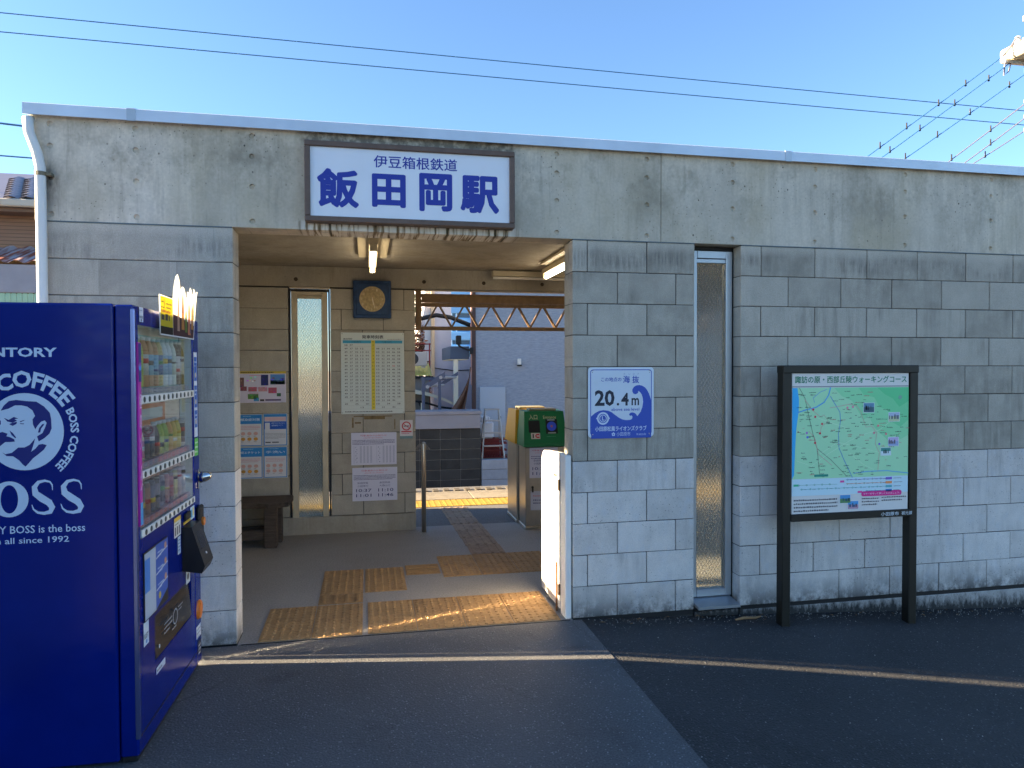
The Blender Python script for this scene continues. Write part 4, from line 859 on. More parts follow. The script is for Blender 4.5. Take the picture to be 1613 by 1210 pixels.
# stickers and printed strips, each a part
def sticker(*ops):
    p = Print()
    for f_, *a_ in ops: getattr(p, f_)(*a_)
    p.build('sticker', VM, (.0006, 0, 0), math.pi/2)
W_ = (206, 216, 226)
sticker(('rect', -.44, .445, -.375, .545, W_, 1), ('text', 'ELET', -.435, .475, .052, .02, (40, 40, 46), 2, .02), ('disc', -.405, .46, .009, (40, 120, 190), 2, 8))
sticker(('rect', -.285, .265, -.16, .295, (196, 200, 214), 1), ('dashes', -.275, .274, -.17, 1, .02, (70, 74, 96), 2))
sticker(('rect', .37, .56, .46, .70, (176, 196, 216), 1), ('dashes', .375, .665, .45, 4, .026, (40, 50, 80), 2))
sticker(('rect', .19, .515, .262, .585, (206, 214, 222), 1), ('disc', .225, .55, .018, (40, 44, 56), 2, 10))
sticker(('rect', .0, .79, .11, .885, (216, 214, 206), 1), ('rect', .0, .865, .11, .885, (222, 180, 60), 2), *[('rect', .012+.033*i, .80, .03+.033*i, .84, (70, 70, 76), 2) for i in range(3)], ('dashes', .012, .85, .10, 1, .012, (60, 60, 60), 2))
sticker(('rect', .055, .70, .105, .785, (196, 208, 220), 1), ('dashes', .06, .765, .10, 4, .016, (60, 90, 160), 2))
sticker(('rect', .28, .82, .36, .885, (196, 216, 226), 1), ('rect', .285, .83, .315, .87, (70, 160, 200), 2), ('rect', .325, .835, .35, .875, (220, 200, 120), 2))
sticker(('rect', .37, .17, .46, .235, (196, 204, 216), 1), ('dashes', .38, .212, .45, 3, .02, (110, 116, 136), 2))
sticker(('rect', .40, .075, .46, .15, (40, 40, 46), 1), ('dashes', .405, .12, .455, 3, .02, (206, 206, 210), 2))
ops = [('rect', .378, 1.235, .445, 1.68, (214, 222, 232), 1)]
for z0, z1 in ((1.53, 1.655), (1.39, 1.505), (1.285, 1.375)): ops += [('rect', .385, z0, .438, z1, (28, 92, 176), 2), ('dashes', .392, z1-.03, .432, 2, .02, (206, 222, 240), 3), ('disc', .41, z0+.03, .014, (220, 206, 180), 3, 10)]
sticker(*ops)
sticker(('rect', .38, 1.135, .45, 1.228, (90, 190, 60), 1), ('dashes', .39, 1.2, .442, 3, .024, (222, 240, 214), 2))
sticker(('rect', -.44, 1.785, -.392, 1.845, (206, 214, 224), 1), ('text', 'BOSS', -.437, 1.80, .04, .01, (40, 44, 60), 2, .02), ('disc', -.416, 1.792, .006, (30, 34, 50), 2, 8), ('dashes', -.436, 1.83, -.4, 1, .012, (120, 130, 150), 2))
sp = part('magenta_strip', MB().bev(-.004, .010, -.486, -.4535, .955, 1.70, .003), M('magenta_film', (198, 34, 158), .3, nz=(4, .15)), VM)
p = Print(); p.rect(-.4855, 1.54, -.454, 1.695, (50, 40, 130), 1); p.disc(-.47, 1.60, .0155, (70, 150, 226), 1.5, 14); p.disc(-.47, 1.61, .009, (150, 60, 180), 2, 12); p.rect(-.4855, .958, -.454, 1.05, (60, 150, 206), 1)
for i, ch in enumerate('極のゾーン'):
    if ch == 'ー': p.rect(-.472, 1.15, -.468, 1.20, (240, 206, 236), 2)
    else: p.text(ch, -.483, 1.43-.083*i, .026, .062, (240, 206, 236), 2, .01)
p.build('print', sp, (.0102, 0, 0), math.pi/2)
# side lettering (side plane reads from -Y)
p = Print(); x_ = lambda u: u
p.text('SUNTORY', -.60, 1.6395, .3105, .037, ICE, 1, .03)
cx, cz, R0, sx = -.4085, 1.3488, .1505, .925
p.disc(cx, cz, R0, ICE, 1, 48, sx)
def arc(txt, r, h, a0, a1, bold):
    tv = text_mesh(txt, bold)[0]; wtot = max(v[0] for v in tv)
    def fn(x, z):
        a = math.radians(a0+(a1-a0)*x); rr_ = r+z; return (cx+sx*rr_*math.cos(a), cz+rr_*math.sin(a))
    p.text(txt, 0, 0, 1.0, h, ICE, 1, bold, fn)
arc('COFFEE', .172, .066, 120, 33, .035); arc('BOSS COFFEE', .176, .034, 27, -50, .03)
UVS = {
 'hair': [(2,646),(7,638),(15,631),(26,629.5),(42,631.5),(57.5,632.5),(69,640),(78,650),(80,660),(80.5,675),(77,683),(69,690),(60,695),(57.5,687),(66,682),(70,674),(73,666),(70,662),(64,664),(58,671),(55,676),(51.5,668),(51,660),(55,655),(51,646),(43,640),(34,638),(24,638),(14,643)],
 'ear': [(59,681),(61,674),(66,668),(69.5,667),(68,670),(64,675),(62.5,681)], 'brow': [(6.5,657),(14,660.5),(22,656),(29,658.5),(23,659.5),(27,662),(20,665),(12,663)], 'eye': [(14.5,667),(20,665),(27,663.5),(26,667),(20,670)],
 'c1': [(31,663),(38,661),(38.5,661.8),(32,664.4)], 'c2': [(31,666),(38,666.5),(37,667.7),(32,667.2)], 'b2': [(-9,658),(0,660),(2,662),(2,667),(0,669),(-8,664)], 'nl': [(15,677),(20,681),(25,688),(24,689.5),(18,684)],
 'mo': [(-6,684),(0,680),(4,679),(12,682),(10,686),(16,687.5),(22,691),(23,694.5),(16,695),(8,695),(3,699),(-4,705)],
 'co': [(3,711),(8,714),(18,712),(28,704),(38,704),(46,700),(52,693),(54.5,690),(53,696),(48,711),(55,706),(60,700),(66,699),(72.5,701),(68,708),(58,716),(51,721),(43,730),(39,734),(35,731),(29,724),(20,717.5),(10,717)]}
DB = (8, 28, 116)
g = lambda u, v: (-.4096+(u-38)*.002275, 1.3498-(v-679)*.002487)
for q in UVS.values(): p.poly([g(*a) for a in q], DB, 2)
h_ = lambda a, b: g(a*.19835, 640+b*.19835)
def serifS(ox):
    S = [(405,665),(402,625),(385,600),(345,590),(295,600),(262,640),(270,690),(320,730),(375,765),(400,805),(385,840),(335,850),(285,842),(252,815),(240,780)]
    wd = [5,10,14,18,26,38,50,56,52,44,34,24,18,12,5]
    p.stroke([h_(a+ox, b) for a, b in S], [q*.19835*.0024*1.05 for q in wd], ICE, 1)
serifS(0); serifS(230)
o1 = [(h_(65+150*math.cos(t), 730+142*math.sin(t))) for t in [2*math.pi*i/40 for i in range(40)]]; o2 = [(h_(65+68*math.cos(t), 730+112*math.sin(t))) for t in [2*math.pi*i/40 for i in range(40)]]
p.mb.add([(a, -.0004, b) for a, b in o1+o2], [(i, (i+1) % 40, 40+(i+1) % 40, 40+i) for i in range(40)], p._m(ICE))
p.text('B', h_(-330, 0)[0], h_(0, 865)[1], .105, .135, ICE, 1, .05)
p.text('SUNTORY BOSS is the boss', -.66, .952, .462, .030, ICE, 1, .008); p.text('of them all since 1992', -.63, .912, .373, .024, ICE, 1, .008)
p.build('side_lettering', VM, (.012, Y0-.0003, 0))
# cut-out card on the door top
k = NT('printed_card_white'); k.color((.85, .84, .80)); k.set(Roughness=.5); tl = k.n("ShaderNodeBsdfTranslucent"); tl.inputs[0].default_value = (.9, .87, .78, 1); mx = k.n("ShaderNodeMixShader"); mx.inputs[0].default_value = .5
k.l(k.b.outputs[0], mx.inputs[1]); k.l(tl.outputs[0], mx.inputs[2]); k.l(mx.outputs[0], k.out.inputs[0]); m_card = k.m
def tcard(name, c):
    k = NT(name); c = lin(c); k.color(c); tl = k.n("ShaderNodeBsdfTranslucent"); tl.inputs[0].default_value = (*c, 1); mx = k.n("ShaderNodeMixShader"); mx.inputs[0].default_value = .5
    k.l(k.b.outputs[0], mx.inputs[1]); k.l(tl.outputs[0], mx.inputs[2]); k.l(mx.outputs[0], k.out.inputs[0]); return k.m
t = thing('display_card', 'cut-out advertising card with yellow panel on top of the blue vending machine', 'card', (-2.150, -.73, 1.742), math.radians(-1.5)+math.pi/2)
ol = [(-.225, 0), (.32, 0), (.335, .06), (.36, .15), (.39, .23), (.405, .255), (.375, .245), (.37, .225), (.355, .25), (.335, .262), (.325, .235), (.305, .225), (.29, .25), (.27, .26), (.25, .235), (.23, .23), (.215, .235), (.205, .205), (.185, .20), (.175, .225), (.155, .245), (.13, .25), (.105, .235), (.095, .20), (.09, .235), (.075, .275), (.05, .30), (.02, .285), (-.005, .25), (-.02, .215), (-.03, .175), (-.235, .178)]
part('sheet', MB().prism(ol, -.003, 0, 'y'), m_card, t)
p = Print()
Ye = tcard('card_yellow', (226, 206, 50)); p.rect(-.222, .02, -.04, .172, Ye, 1); p.rect(-.222, .005, -.04, .04, tcard('card_black', (40, 36, 36)), 1.5); p.dashes(-.21, .068, -.08, 1, .05, (36, 34, 40), 2, .6); p.text('コ', -.215, .12, .05, .03, (70, 66, 20), 2); p.dashes(-.14, .14, -.05, 2, .018, (96, 80, 60), 2); p.dashes(-.21, .102, -.06, 1, .02, (196, 60, 50), 2, .6)
p.poly([(-.035, .005), (.31, .005), (.325, .07), (.2, .085), (.06, .10), (-.035, .105)], tcard('card_maroon', (96, 62, 66)), 1)
for x, z, wd, h, c in ((.03, .03, .04, .18, (206, 170, 150)), (.10, .04, .05, .15, (214, 150, 80)), (.16, .03, .04, .12, (120, 150, 70)), (.21, .02, .05, .17, (226, 150, 120)), (.27, .05, .04, .13, (206, 150, 90)), (.24, .03, .03, .05, (60, 90, 140)), (.11, .12, .035, .10, (176, 130, 96)), (.30, .10, .03, .10, (150, 176, 140))): p.poly([(x, z), (x+wd, z), (x+wd*.8, z+h*.8), (x+wd*.5, z+h), (x+wd*.15, z+h*.7)], tcard('card_tone', c), 2)
p.rect(-.222, .0, .318, .006, (206, 206, 206), 2.4)
p.build('print', t, (0, -.003, 0))
# ================================================================== across the track
def block_wall(name, label, x0, x1, y, ztop, n, mat, wd, nx, loc_y=.12, capmat=None):
    t = thing(name, label, 'wall', (x0, y, ztop-.2*n))
    me = MB().bev(.004, wd-.004, 0, loc_y, .004, .196, .006).mesh('block', mat)
    for r in range(n):
        for i in range(nx): link('block', me, t, (i*wd, random.uniform(-.002, .002), .2*r))
    part('mortar_core', MB().box(.01, nx*wd-.01, .008, loc_y-.008, 0, .2*n-.006), M('light_mortar', (120, 116, 108), .95), t)
    return t
m_bdk = blockmat('blackened_block', (.030, .029, .027), (.060, .058, .054), 'inner'); m_bgr = blockmat('grey_blue_block', (.26, .29, .33), (.33, .36, .41), 'inner')
t = block_wall('boundary_wall', 'blackened concrete block wall across the track with sheet metal capping', -4.28, .92, 9.5, .42, 8, m_bdk, .4, 13)
part('sheet_capping', MB().bev(-.02, 5.19, -.03, .5, 1.605, 1.88, .008).bev(-.04, 5.21, -.05, .52, 1.88, 1.955, .008), M('capping_sheet', (142, 142, 150), .5, .2, nz=(3, .06)), t)
p = Print()
for r_ in (.10, .13): p.stroke([(4.05+.0+r_*math.cos(a)*.9, 1.22+r_*math.sin(a)*.8) for a in [i*math.pi/8 for i in range(9)]], .018, (96, 90, 82), 1, False)
for cx in (3.98, 4.12): p.stroke([(cx+.075*math.cos(a), 1.2+.07*math.sin(a)) for a in [i*math.pi/6 for i in range(7)]], .018, (96, 90, 82), 1, False)
p.build('openwork_ornament', t, (0, -.006, 0))
t = block_wall('boundary_wall', 'low grey blue block wall under the stepladder across the track', .93, 5.3, 9.5, -.20, 5, m_bgr, .55, 8)
part('backfill', MB().box(0, 4.4, .13, 1.3, 0, .98), M('packed_earth', (120, 110, 96)), t)

# grey house opposite
t = thing('grey_house', 'grey blue house wall seen through the platform opening', 'house', (.93, 10.55, -.25))
k = NT('blue_siding'); P = k.pos(); q = k.mapping(P, (5, 1, 26)); c = k.mix(k.ramp(k.noise(q, 1.6, 5, .7), .3, .7), (.24, .275, .33), (.36, .40, .46)); k.color(c); k.set(Roughness=.8); k.bump(k.noise(q, 1.6, 5, .7), .6, .012); m_side = k.m
part('wall', MB().prism([(0, 0), (7.5, 0), (7.5, 7), (1.35, 7)], 0, 4.4, 'z'), m_side, t); part('roof', MB().prism([(-.05, -.4), (7.9, -.4), (7.9, 7.4), (1.35, 7.4)], 4.405, 4.6, 'z'), M('roof_slate', (62, 64, 70), .7), t)
part('corner_trim', MB().bev(-.03, .05, -.03, .05, 0, 4.4, .005), M('trim_brown', (74, 52, 48), .6), t)
part('corner_trim', MB().bev(-.05, -.032, -.02, .05, 1.5, 4.4, .004), M('trim_pink', (186, 140, 128), .6), t)
part('service_panel', MB().bev(.13, .68, -.05, -.001, .02, 1.46, .006), M('panel_grey', (172, 182, 192), .5), t)
wl = part('wall_light', MB().bev(.95, 1.02, -.09, -.001, 1.93, 2.06, .01), m_white, t); part('vent_hood', MB().bev(.94, 1.03, -.10, -.02, 1.90, 1.928, .004), m_black, wl)
t2 = thing('entrance_canopy', 'dark grey box canopy on a white post beside the grey house', 'canopy', (.87, 10.7, .0))
part('canopy_box', MB().bev(-.42, -.02, -.1, 1.6, 1.80, 2.07, .006), M('canopy_grey', (70, 84, 104), .6), t2); part('post', MB().bev(-.34, -.25, -.05, .04, -.3, 1.798, .006), M('cream_post', (232, 222, 196), .6), t2)
part('soffit_panel', MB().box(-.40, -.04, -.08, 1.58, 1.785, 1.7985), M('cream_post', (232, 222, 196)), t2)
t3 = thing('floodlight', 'black floodlight on a bent arm at the corner of the grey house', 'lamp', (.86, 10.5, 2.0))
part('arm', MB().tube([(.03, 0, -.02), (-.08, -.03, .0), (-.22, -.05, .06), (-.26, -.05, .10)], .022, 8), m_black, t3); part('head', MB().bev(-.31, -.20, -.10, 0, .10, .29, .015), m_black, t3); part('junction_box', MB().bev(-.02, .06, -.06, .0, -.1, .04, .008), m_black, t3)

# pale apartment and light blue block behind
t = thing('pale_building', 'pale lilac rendered building in the gap left of the grey house', 'building', (.36, 13.5, -.4))
part('wall', MB().box(0, .45, 0, 6, 0, 5.6).box(.4505, 1.4, .01, 6, 0, 2.3), M('lilac_render', (196, 192, 204), .85, nz=(2, .05), bump=(40, .004)), t)
part('corner_trim', MB().bev(-.06, .03, -.05, .06, 1.8, 5.6, .008), M('cream_trim', (226, 196, 160), .6), t)
part('side_wall', MB().box(-.20, -.0605, .08, 5, 2.2, 5.6), M('white_render', (226, 222, 220), .8), t); part('cable', MB().tube([(0, -.03, 2.02), (.5, -.03, 1.95), (1.2, -.03, 1.98)], .012, 6), m_black, t)
t = thing('tower_block', 'light blue multi storey block rising behind the pale building', 'building', (3.86, 40, -1))
sk = M('sky_blue_paint', (132, 188, 232), .7); part('wall', MB().box(0, 1.6, 0, 8, 0, 14), sk, t)
for r in range(7):
    z = 3.25+.84*r
    part('balcony_band', MB().bev(-.03, 1.6, -.25, -.001, z+.33, z+.80, .02), sk, t)
    for x0, x1 in ((.12, .30), (.42, 1.2)): part('window', MB().box(x0, x1, -.02, -.0005, z+.05, z+.30), M('dark_glass', (70, 90, 110), .15), t)
    for x in (.02, .34, 1.25): part('pilaster', MB().box(x, x+.07, -.03, -.0005, z, z+.32), M('pale_paint', (224, 236, 244), .7), t)

# yard in the gap
t = thing('yard_shed', 'yellow green corrugated shed roof in the yard left of the pale building', 'shed', (-.9, 11.6, -.3))
k = M('olive_sheet', (186, 182, 96), .5, .2)
mb = MB(); 
for i in range(34):
    x = i*.032; h = .008 if i % 2 else 0; mb.v += [(x, 0, 1.74+h), (x, .9, 2.02+h)]
for i in range(33): mb.f.append((2*i, 2*i+2, 2*i+3, 2*i+1)); mb.mi.append(0)
part('roof_sheet', mb, k, t); part('wall', MB().box(.03, 1.0, .05, .85, 0, 1.72), M('shed_wall', (120, 116, 112), .8), t); part('gutter', MB().bev(-.02, 1.08, -.05, .0, 1.68, 1.735, .01), m_black, t)
t = thing('air_conditioner', 'beige outdoor air conditioner unit standing on the shed roof', 'air conditioner', (-.20, 11.75, 1.64))
part('case', MB().bev(-.26, .26, 0, .25, .02, .34, .015), M('case_beige', (206, 192, 178), .5), t); part('fan_grille', MB().tube([(-.06, -.012, .18), (-.06, -.001, .18)], .125, 20), M('grille_dark', (62, 58, 58), .5), t); part('fan_hub', MB().tube([(-.06, -.02, .18), (-.06, -.0125, .18)], .03, 12), M('case_beige', (206, 192, 178)), t)
part('stand_foot', MB().box(-.22, -.14, .02, .22, -.02, .019), m_steel, t); part('stand_foot', MB().box(.14, .22, .02, .22, -.02, .019), m_steel, t)
t = thing('frame_stand', 'grey steel frame stand with bolted sloping beams beyond the boundary wall', 'frame', (.05, 10.2, -.3))
fs = M('frame_steel', (92, 98, 116), .5, .4)
for x in (-.20, .13): part('post', MB().bev(x-.03, x+.03, -.03, .03, 0, 1.72, .004), fs, t)
part('post', MB().bev(-.18, -.14, .4, .44, 0, 1.6, .004), fs, t)
part('beam', MB().prism([(-.24, 1.42), (-.24, 1.54), (.24, 1.84), (.24, 1.72)], -.05, -.031, 'y'), fs, t); part('beam', MB().prism([(.12, 1.48), (.12, 1.56), (.55, 1.84), (.55, 1.76)], .30, .32, 'y'), fs, t)
part('beam', MB().bev(-.25, .27, .0305, .05, 1.66, 1.72, .003), fs, t); part('cross_tube', MB().tube([(.2, -.04, 1.72), (.5, .31, 1.72)], .025, 8), M('tube_light', (176, 170, 166), .5), t); part('cross_tube', MB().tube([(-.1, -.04, 1.54), (.25, .31, 1.56)], .025, 8), M('tube_light', (176, 170, 166)), t)
for x, z in ((-.12, 1.53), (.15, 1.72)): part('bolt', MB().tube([(x, -.0505, z), (x, -.062, z)], .035, 10), M('tube_light', (176, 170, 166)), t)
t = thing('carport_roof', 'cream curved carport roof on a slim post behind the steel frame', 'carport', (-.6, 11.2, -.3))
N = 10; P1 = [(.0+1.2*i/N, 1.36+.10*math.sin(math.pi*(.42+.55*i/N))-.22*(i/N)**2) for i in range(N+1)]
part('roof', MB().prism(P1+[(x, z-.05-.05*(1-i/N)) for i, (x, z) in reversed(list(enumerate(P1)))], 0, 2.0, 'y'), M('cream_sheet', (214, 202, 176), .6), t)
part('rib', MB().tube([(.0, -.03, 1.22), (.5, -.03, 1.18), (.9, -.03, 1.06), (1.2, -.03, 1.02)], .022, 8), m_black, t); part('post', MB().bev(.47, .53, -.02, .04, 0, 1.16, .004), M('cream_post', (232, 222, 196)), t); part('arm', MB().tube([(.5, .01, 1.0), (.42, .01, 1.2)], .02, 6), m_black, t)
# furled tarp
t = thing('brown_tarp', 'brown tarpaulin hanging in folds beside the grey house', 'tarp', (.80, 10.15, .35))
mb = MB(); NU, NV = 14, 16
for j in range(NV+1):
    v = j/NV
    for i in range(NU+1):
        u = i/NU; x = .02-(.55-.05*u)*(v**1.6)*(1-.75*u)-.06*v*u; z = 1.28-v*1.05-(.12*u*v); y = .05*math.sin(u*11+v*2)*(.3+v*.7)+.1*u; mb.v.append((x, y, z))
for j in range(NV):
    for i in range(NU): a = j*(NU+1)+i; mb.f.append((a, a+1, a+NU+2, a+NU+1)); mb.mi.append(0)
o = tag(part('brown_tarp', mb, M('tarp_brown', (92, 58, 36), .55, nz=(6, .3)), None, (.80, 10.15, .35), smooth=True), 'brown tarpaulin hanging in folds beside the grey house', 'tarp')
so_ = o.modifiers.new('thick', 'SOLIDIFY'); so_.thickness = .006
bpy.data.objects.remove(t)
# stepladder, crate, canister
t = thing('stepladder', 'small aluminium stepladder on the low wall across the track', 'ladder', (1.19, 9.62, -.20))
for s_ in (-1, 1):
    part('rail', MB().tube([(s_*.225, 0, 0), (s_*.135, .12, .98)], .016, 6), m_alu, t); part('rail', MB().tube([(s_*.225, .42, 0), (s_*.135, .18, .98)], .014, 6), m_alu, t)
for i, z in enumerate((.24, .50, .74)): w_ = .21-.09*z; part('step', MB().bev(-w_, w_, .12*z-.04, .12*z+.05, z, z+.025, .003), m_alu, t)
part('step', MB().bev(-.15, .15, .06, .22, .965, .995, .005), m_alu, t)
for s_ in (-1, 1): part('lock', MB().bev(s_*.165-.012, s_*.165+.012, .10, .14, .70, .84, .003), m_black, t)
t = thing('plastic_crate', 'red plastic crate behind the stepladder', 'crate', (1.27, 10.05, -.22)); rd = M('crate_red', (112, 26, 28), .5)
part('floor', MB().box(-.25, .25, -.16, .16, 0, .015), rd, t)
for z in (.0, .14, .28, .36):
    part('rim', MB().bev(-.25, .25, -.17, -.155, z, z+.03, .003).bev(-.25, .25, .155, .17, z, z+.03, .003).bev(-.25, -.235, -.1545, .1545, z, z+.03, .003).bev(.235, .25, -.1545, .1545, z, z+.03, .003), rd, t)
for i in range(10): part('slat', MB().box(-.245+.052*i, -.235+.052*i, -.166, -.158, .031, .36), rd, t)
part('side_panel', MB().box(-.24, .24, .16, .166, .03, .36), rd, t)
t = thing('canister', 'white plastic canister on the red crate behind the stepladder', 'canister', (1.12, 10.05, .17))
wp = M('canister_white', (216, 220, 226), .4); part('body', MB().bev(-.16, .14, -.1, .1, 0, .34, .03).bev(-.14, .02, -.09, .09, .33, .46, .03), wp, t); part('handle', MB().tube([(.05, 0, .33), (.06, 0, .42), (0, 0, .45)], .02, 8), wp, t); part('cap', MB().cyl((.10, 0, .34), (.10, 0, .38), .03, 12), wp, t)
o = thing('wire_basket', 'wire mesh basket beside the canister behind the stepladder', 'basket', (1.42, 9.95, .17))
for i in range(6): part('wire', MB().tube([(-.12+.05*i, 0, 0), (-.12+.05*i, 0, .26)], .004, 4), m_steel, o)
for i in range(5): part('wire', MB().tube([(-.13, 0, .01+.06*i), (.14, 0, .01+.06*i)], .004, 4), m_steel, o)
# thick dark cable across the gap
tag(part('black_cable', MB().tube([(-1.6, 11.9, 2.3), (-.6, 11.9, 2.62), (-.05, 11.9, 2.74), (.28, 11.9, 2.82), (.62, 11.9, 2.77), (1.1, 11.9, 2.58), (2.0, 14.0, 2.3)], .05, 8), m_black, smooth=True), 'thick sagging black cable seen through the lattice beam', 'cable')

# trees in the yard
m_leaf = M('dark_leaf', (44, 58, 30), .6, nz=(3, .5)); m_leaf2 = M('autumn_leaf', (150, 96, 60), .6, nz=(3, .5)); m_bark = M('bark', (56, 44, 36), .9, nz=(9, .3), bump=(30, .01))
def tree(name, label, x, y, z0, h, r, nl, mat, seed):
    rg = random.Random(seed); t = thing(name, label, 'tree', (x, y, z0)); mb = MB().tube([(0, 0, 0), (.05, 0, h*.35), (-.05, .05, h*.7), (0, 0, h*.95)], [.11, .09, .06, .02], 8)
    for i in range(9):
        a = rg.uniform(0, 6.28); zz = h*rg.uniform(.35, .8); mb.tube([(0, 0, zz), (r*.5*math.cos(a), r*.5*math.sin(a), zz+.3), (r*.9*math.cos(a), r*.9*math.sin(a), zz+.45)], [.035, .02, .008], 5)
    part('trunk', mb, m_bark, t); mb = MB()
    cl = [(r*.75*rg.gauss(0, .5), r*.75*rg.gauss(0, .5), h*rg.uniform(.4, 1.02)) for _ in range(26)]
    for _ in range(nl):
        c = rg.choice(cl); p_ = Vector((c[0]+rg.gauss(0, .2), c[1]+rg.gauss(0, .2), c[2]+rg.gauss(0, .16))); d1 = Vector((rg.gauss(0, 1), rg.gauss(0, 1), rg.gauss(0, .6))).normalized(); d2 = d1.orthogonal().normalized(); L = rg.uniform(.04, .075)
        mb.add([p_-d1*L, p_+d2*L*.45, p_+d1*L, p_-d2*L*.45], [(0, 1, 2, 3)])
    part('crown', mb, mat, t); return t
tree('garden_tree', 'dark leafy tree behind the shed in the yard', -.2, 15.5, -.4, 4.2, 1.0, 3600, m_leaf, 1)
tree('garden_tree', 'reddish brown leaved shrub low behind the air conditioner', -.1, 14.2, -.4, 3.0, .5, 1500, m_leaf2, 2)
t = thing('red_railing', 'thin red railing beyond the shed roof', 'railing', (-.9, 13.0, -.3)); rdm = M('rail_red', (150, 40, 36), .5)
for z in (2.34, 2.5): part('rail', MB().tube([(0, 0, z), (1.15, 0, z)], .014, 6), rdm, t)
for x in (.02, .6, 1.12): part('post', MB().tube([(x, 0, 0), (x, 0, 2.52)], .016, 6), rdm, t)

# ================================================================== house beyond the left end
t = thing('tiled_house', 'brown house with grey tiled roof beyond the left end of the station', 'house', (-10.5, 11.0, -.4))
sid = NT('brown_siding'); P = sid.pos(); f_ = sid.math('PINGPONG', sid.math('MULTIPLY', sid.z()[2], 14), .5); c = sid.mix(sid.ramp(f_, .0, .12), (.10, .05, .03), sid.mix(sid.ramp(sid.noise(sid.mapping(P, (1, 1, 30)), 2), .3, .7), (.26, .14, .085), (.33, .19, .115))); sid.color(c); sid.set(Roughness=.7)
part('wall', MB().box(0, 4.8, 0, 5, 0, 5.05), sid.m, t); part('soffit', MB().box(-.3, 5.1, -.42, 5.2, 4.95, 5.02), M('soffit_brown', (120, 96, 80), .8), t); part('gutter', MB().bev(-.4, 5.2, -.55, -.43, 5.025, 5.17, .02), M('gutter_cream', (196, 186, 168), .5), t)
rm = NT('roof_tile_glazed'); c = rm.mix(rm.rnd(), (.085, .075, .085), (.17, .145, .15)); rm.color(c); rm.set(Roughness=.3); m_rt = rm.m
roof = part('roof', MB().prism([(-.5, 5.16), (2.5, 6.5), (5.6, 5.16), (5.6, 5.1), (-.5, 5.1)], -.5, 5.4, 'x').mesh and MB().add([(-.4, -.5, 5.16), (5.2, -.5, 5.16), (4.3, 2.4, 6.35), (.5, 2.4, 6.35), (5.2, 5.4, 5.16), (-.4, 5.4, 5.16)], [(0, 1, 2, 3), (1, 4, 2), (4, 5, 3, 2), (5, 0, 3), (0, 5, 4, 1)]), m_rt, t)
me = MB().prism([(-.15, .0), (-.13, .035), (-.06, .05), (.02, .03), (.09, .0), (.15, .02), (.15, .005), (.09, -.015), (.02, .012), (-.06, .032), (-.14, .0)], 0, .30, 'y').mesh('roof_tile', m_rt)
sl_ = math.atan2(1.19, 2.9)
for r in range(9):
    for i in range(9):
        y = -.52+.24*r; z = 5.16+(y+.5)*1.19/2.9+.015; x = 5.13-.31*r*.30-.29*i
        o = link('roof_tile', me, roof, (x, y, z+.01), rot=(sl_-.03, 0, random.uniform(-.02, .02)))
part('ladder_stay', MB().tube([(2.6, -.6, 5.05), (2.56, -.62, 5.95)], .02, 6).tube([(2.63, -.6, 5.6), (2.56, -.62, 5.95)], .012, 6), m_alu, t)
t = thing('lean_to', 'rusty red corrugated lean-to roof over grey sheeting beyond the pipe', 'shed', (-10.5, 10.2, -.4))
mb = MB(); 
for i in range(60):
    x = i*.075; h = .045 if (i//2) % 2 else 0; mb.v += [(x, -.5, 3.88+h), (x, .75, 4.33+h)]
for i in range(59): mb.f.append((2*i, 2*i+2, 2*i+3, 2*i+1)); mb.mi.append(0)
k = NT('rusty_sheet'); P = k.pos(); c = k.mix(k.ramp(k.noise(k.mapping(P, (14, 1.5, 1)), 1, 4), .42, .58), (.40, .38, .40), (.24, .07, .04)); k.color(c); k.set(Roughness=.6); part('roof_sheet', mb, k.m, t)
part('fascia_sheet', MB().bev(.0, 4.4, -.46, -.40, 3.36, 3.86, .008), M('sheet_grey', (142, 142, 152), .55, nz=(4, .08)), t)
gs = M('fence_green', (150, 186, 160), .5)
for i in range(48): part('fence_rib', MB().bev(.02+.09*i, .105+.09*i, -.44, -.42, 0, 3.355, .015), gs, t)

# ================================================================== overhead lines and pole
m_wire = M('wire_dark', (56, 110, 152), .6); m_wireg = M('wire_grey', (120, 112, 116), .6)
def sag(p0, p1, d, n=24): return [Vector(p0).lerp(Vector(p1), i/n) - Vector((0, 0, d*4*(i/n)*(1-i/n))) for i in range(n+1)]
for lab, z, dz in (('upper of the two long dark cables sweeping over the roof', 7.11, 0), ('lower of the two long dark cables sweeping over the roof', 6.82, 0)):
    a, b = Vector((-6.731, 8, z)), Vector((12.007, 8, z-.19)); d = (b-a); tag(part('overhead_cable', MB().tube(sag(a-d*.8, b+d*.8, .06), .0085, 6), m_wire), lab, 'cable')
tag(part('overhead_cable', MB().tube([(-30, 12, 8.2), (-8.4, 12, 6.6), (-6.9, 12, 6.5), (6, 12, 5.6)], .02, 6), m_wire), 'short dark cable meeting the left edge of the roof', 'cable')
tag(part('overhead_cable', MB().tube([(-12, 10.35, 5.62), (-8.0, 10.35, 5.52), (-5, 10.35, 5.43)], .014, 6), m_wire), 'thin cable running above the tiled roof', 'cable')
PY = 6.0
pole = thing('utility_pole', 'concrete utility pole with transformer at the right edge', 'pole', (10.35, PY, -.4))
part('shaft', MB().tube([(0, 0, 0), (0, 0, 8.6)], [.19, .13], 14), M('pole_concrete', (150, 150, 146), .85), pole, smooth=True)
tr = part('transformer', MB().bev(-.80, -.22, -.28, .22, 7.27, 7.50, .03).prism([(-.78, 7.502), (-.22, 7.502), (-.30, 7.57), (-.68, 7.55)], -.24, .2, 'y'), M('transformer_cream', (186, 178, 158), .5), pole)
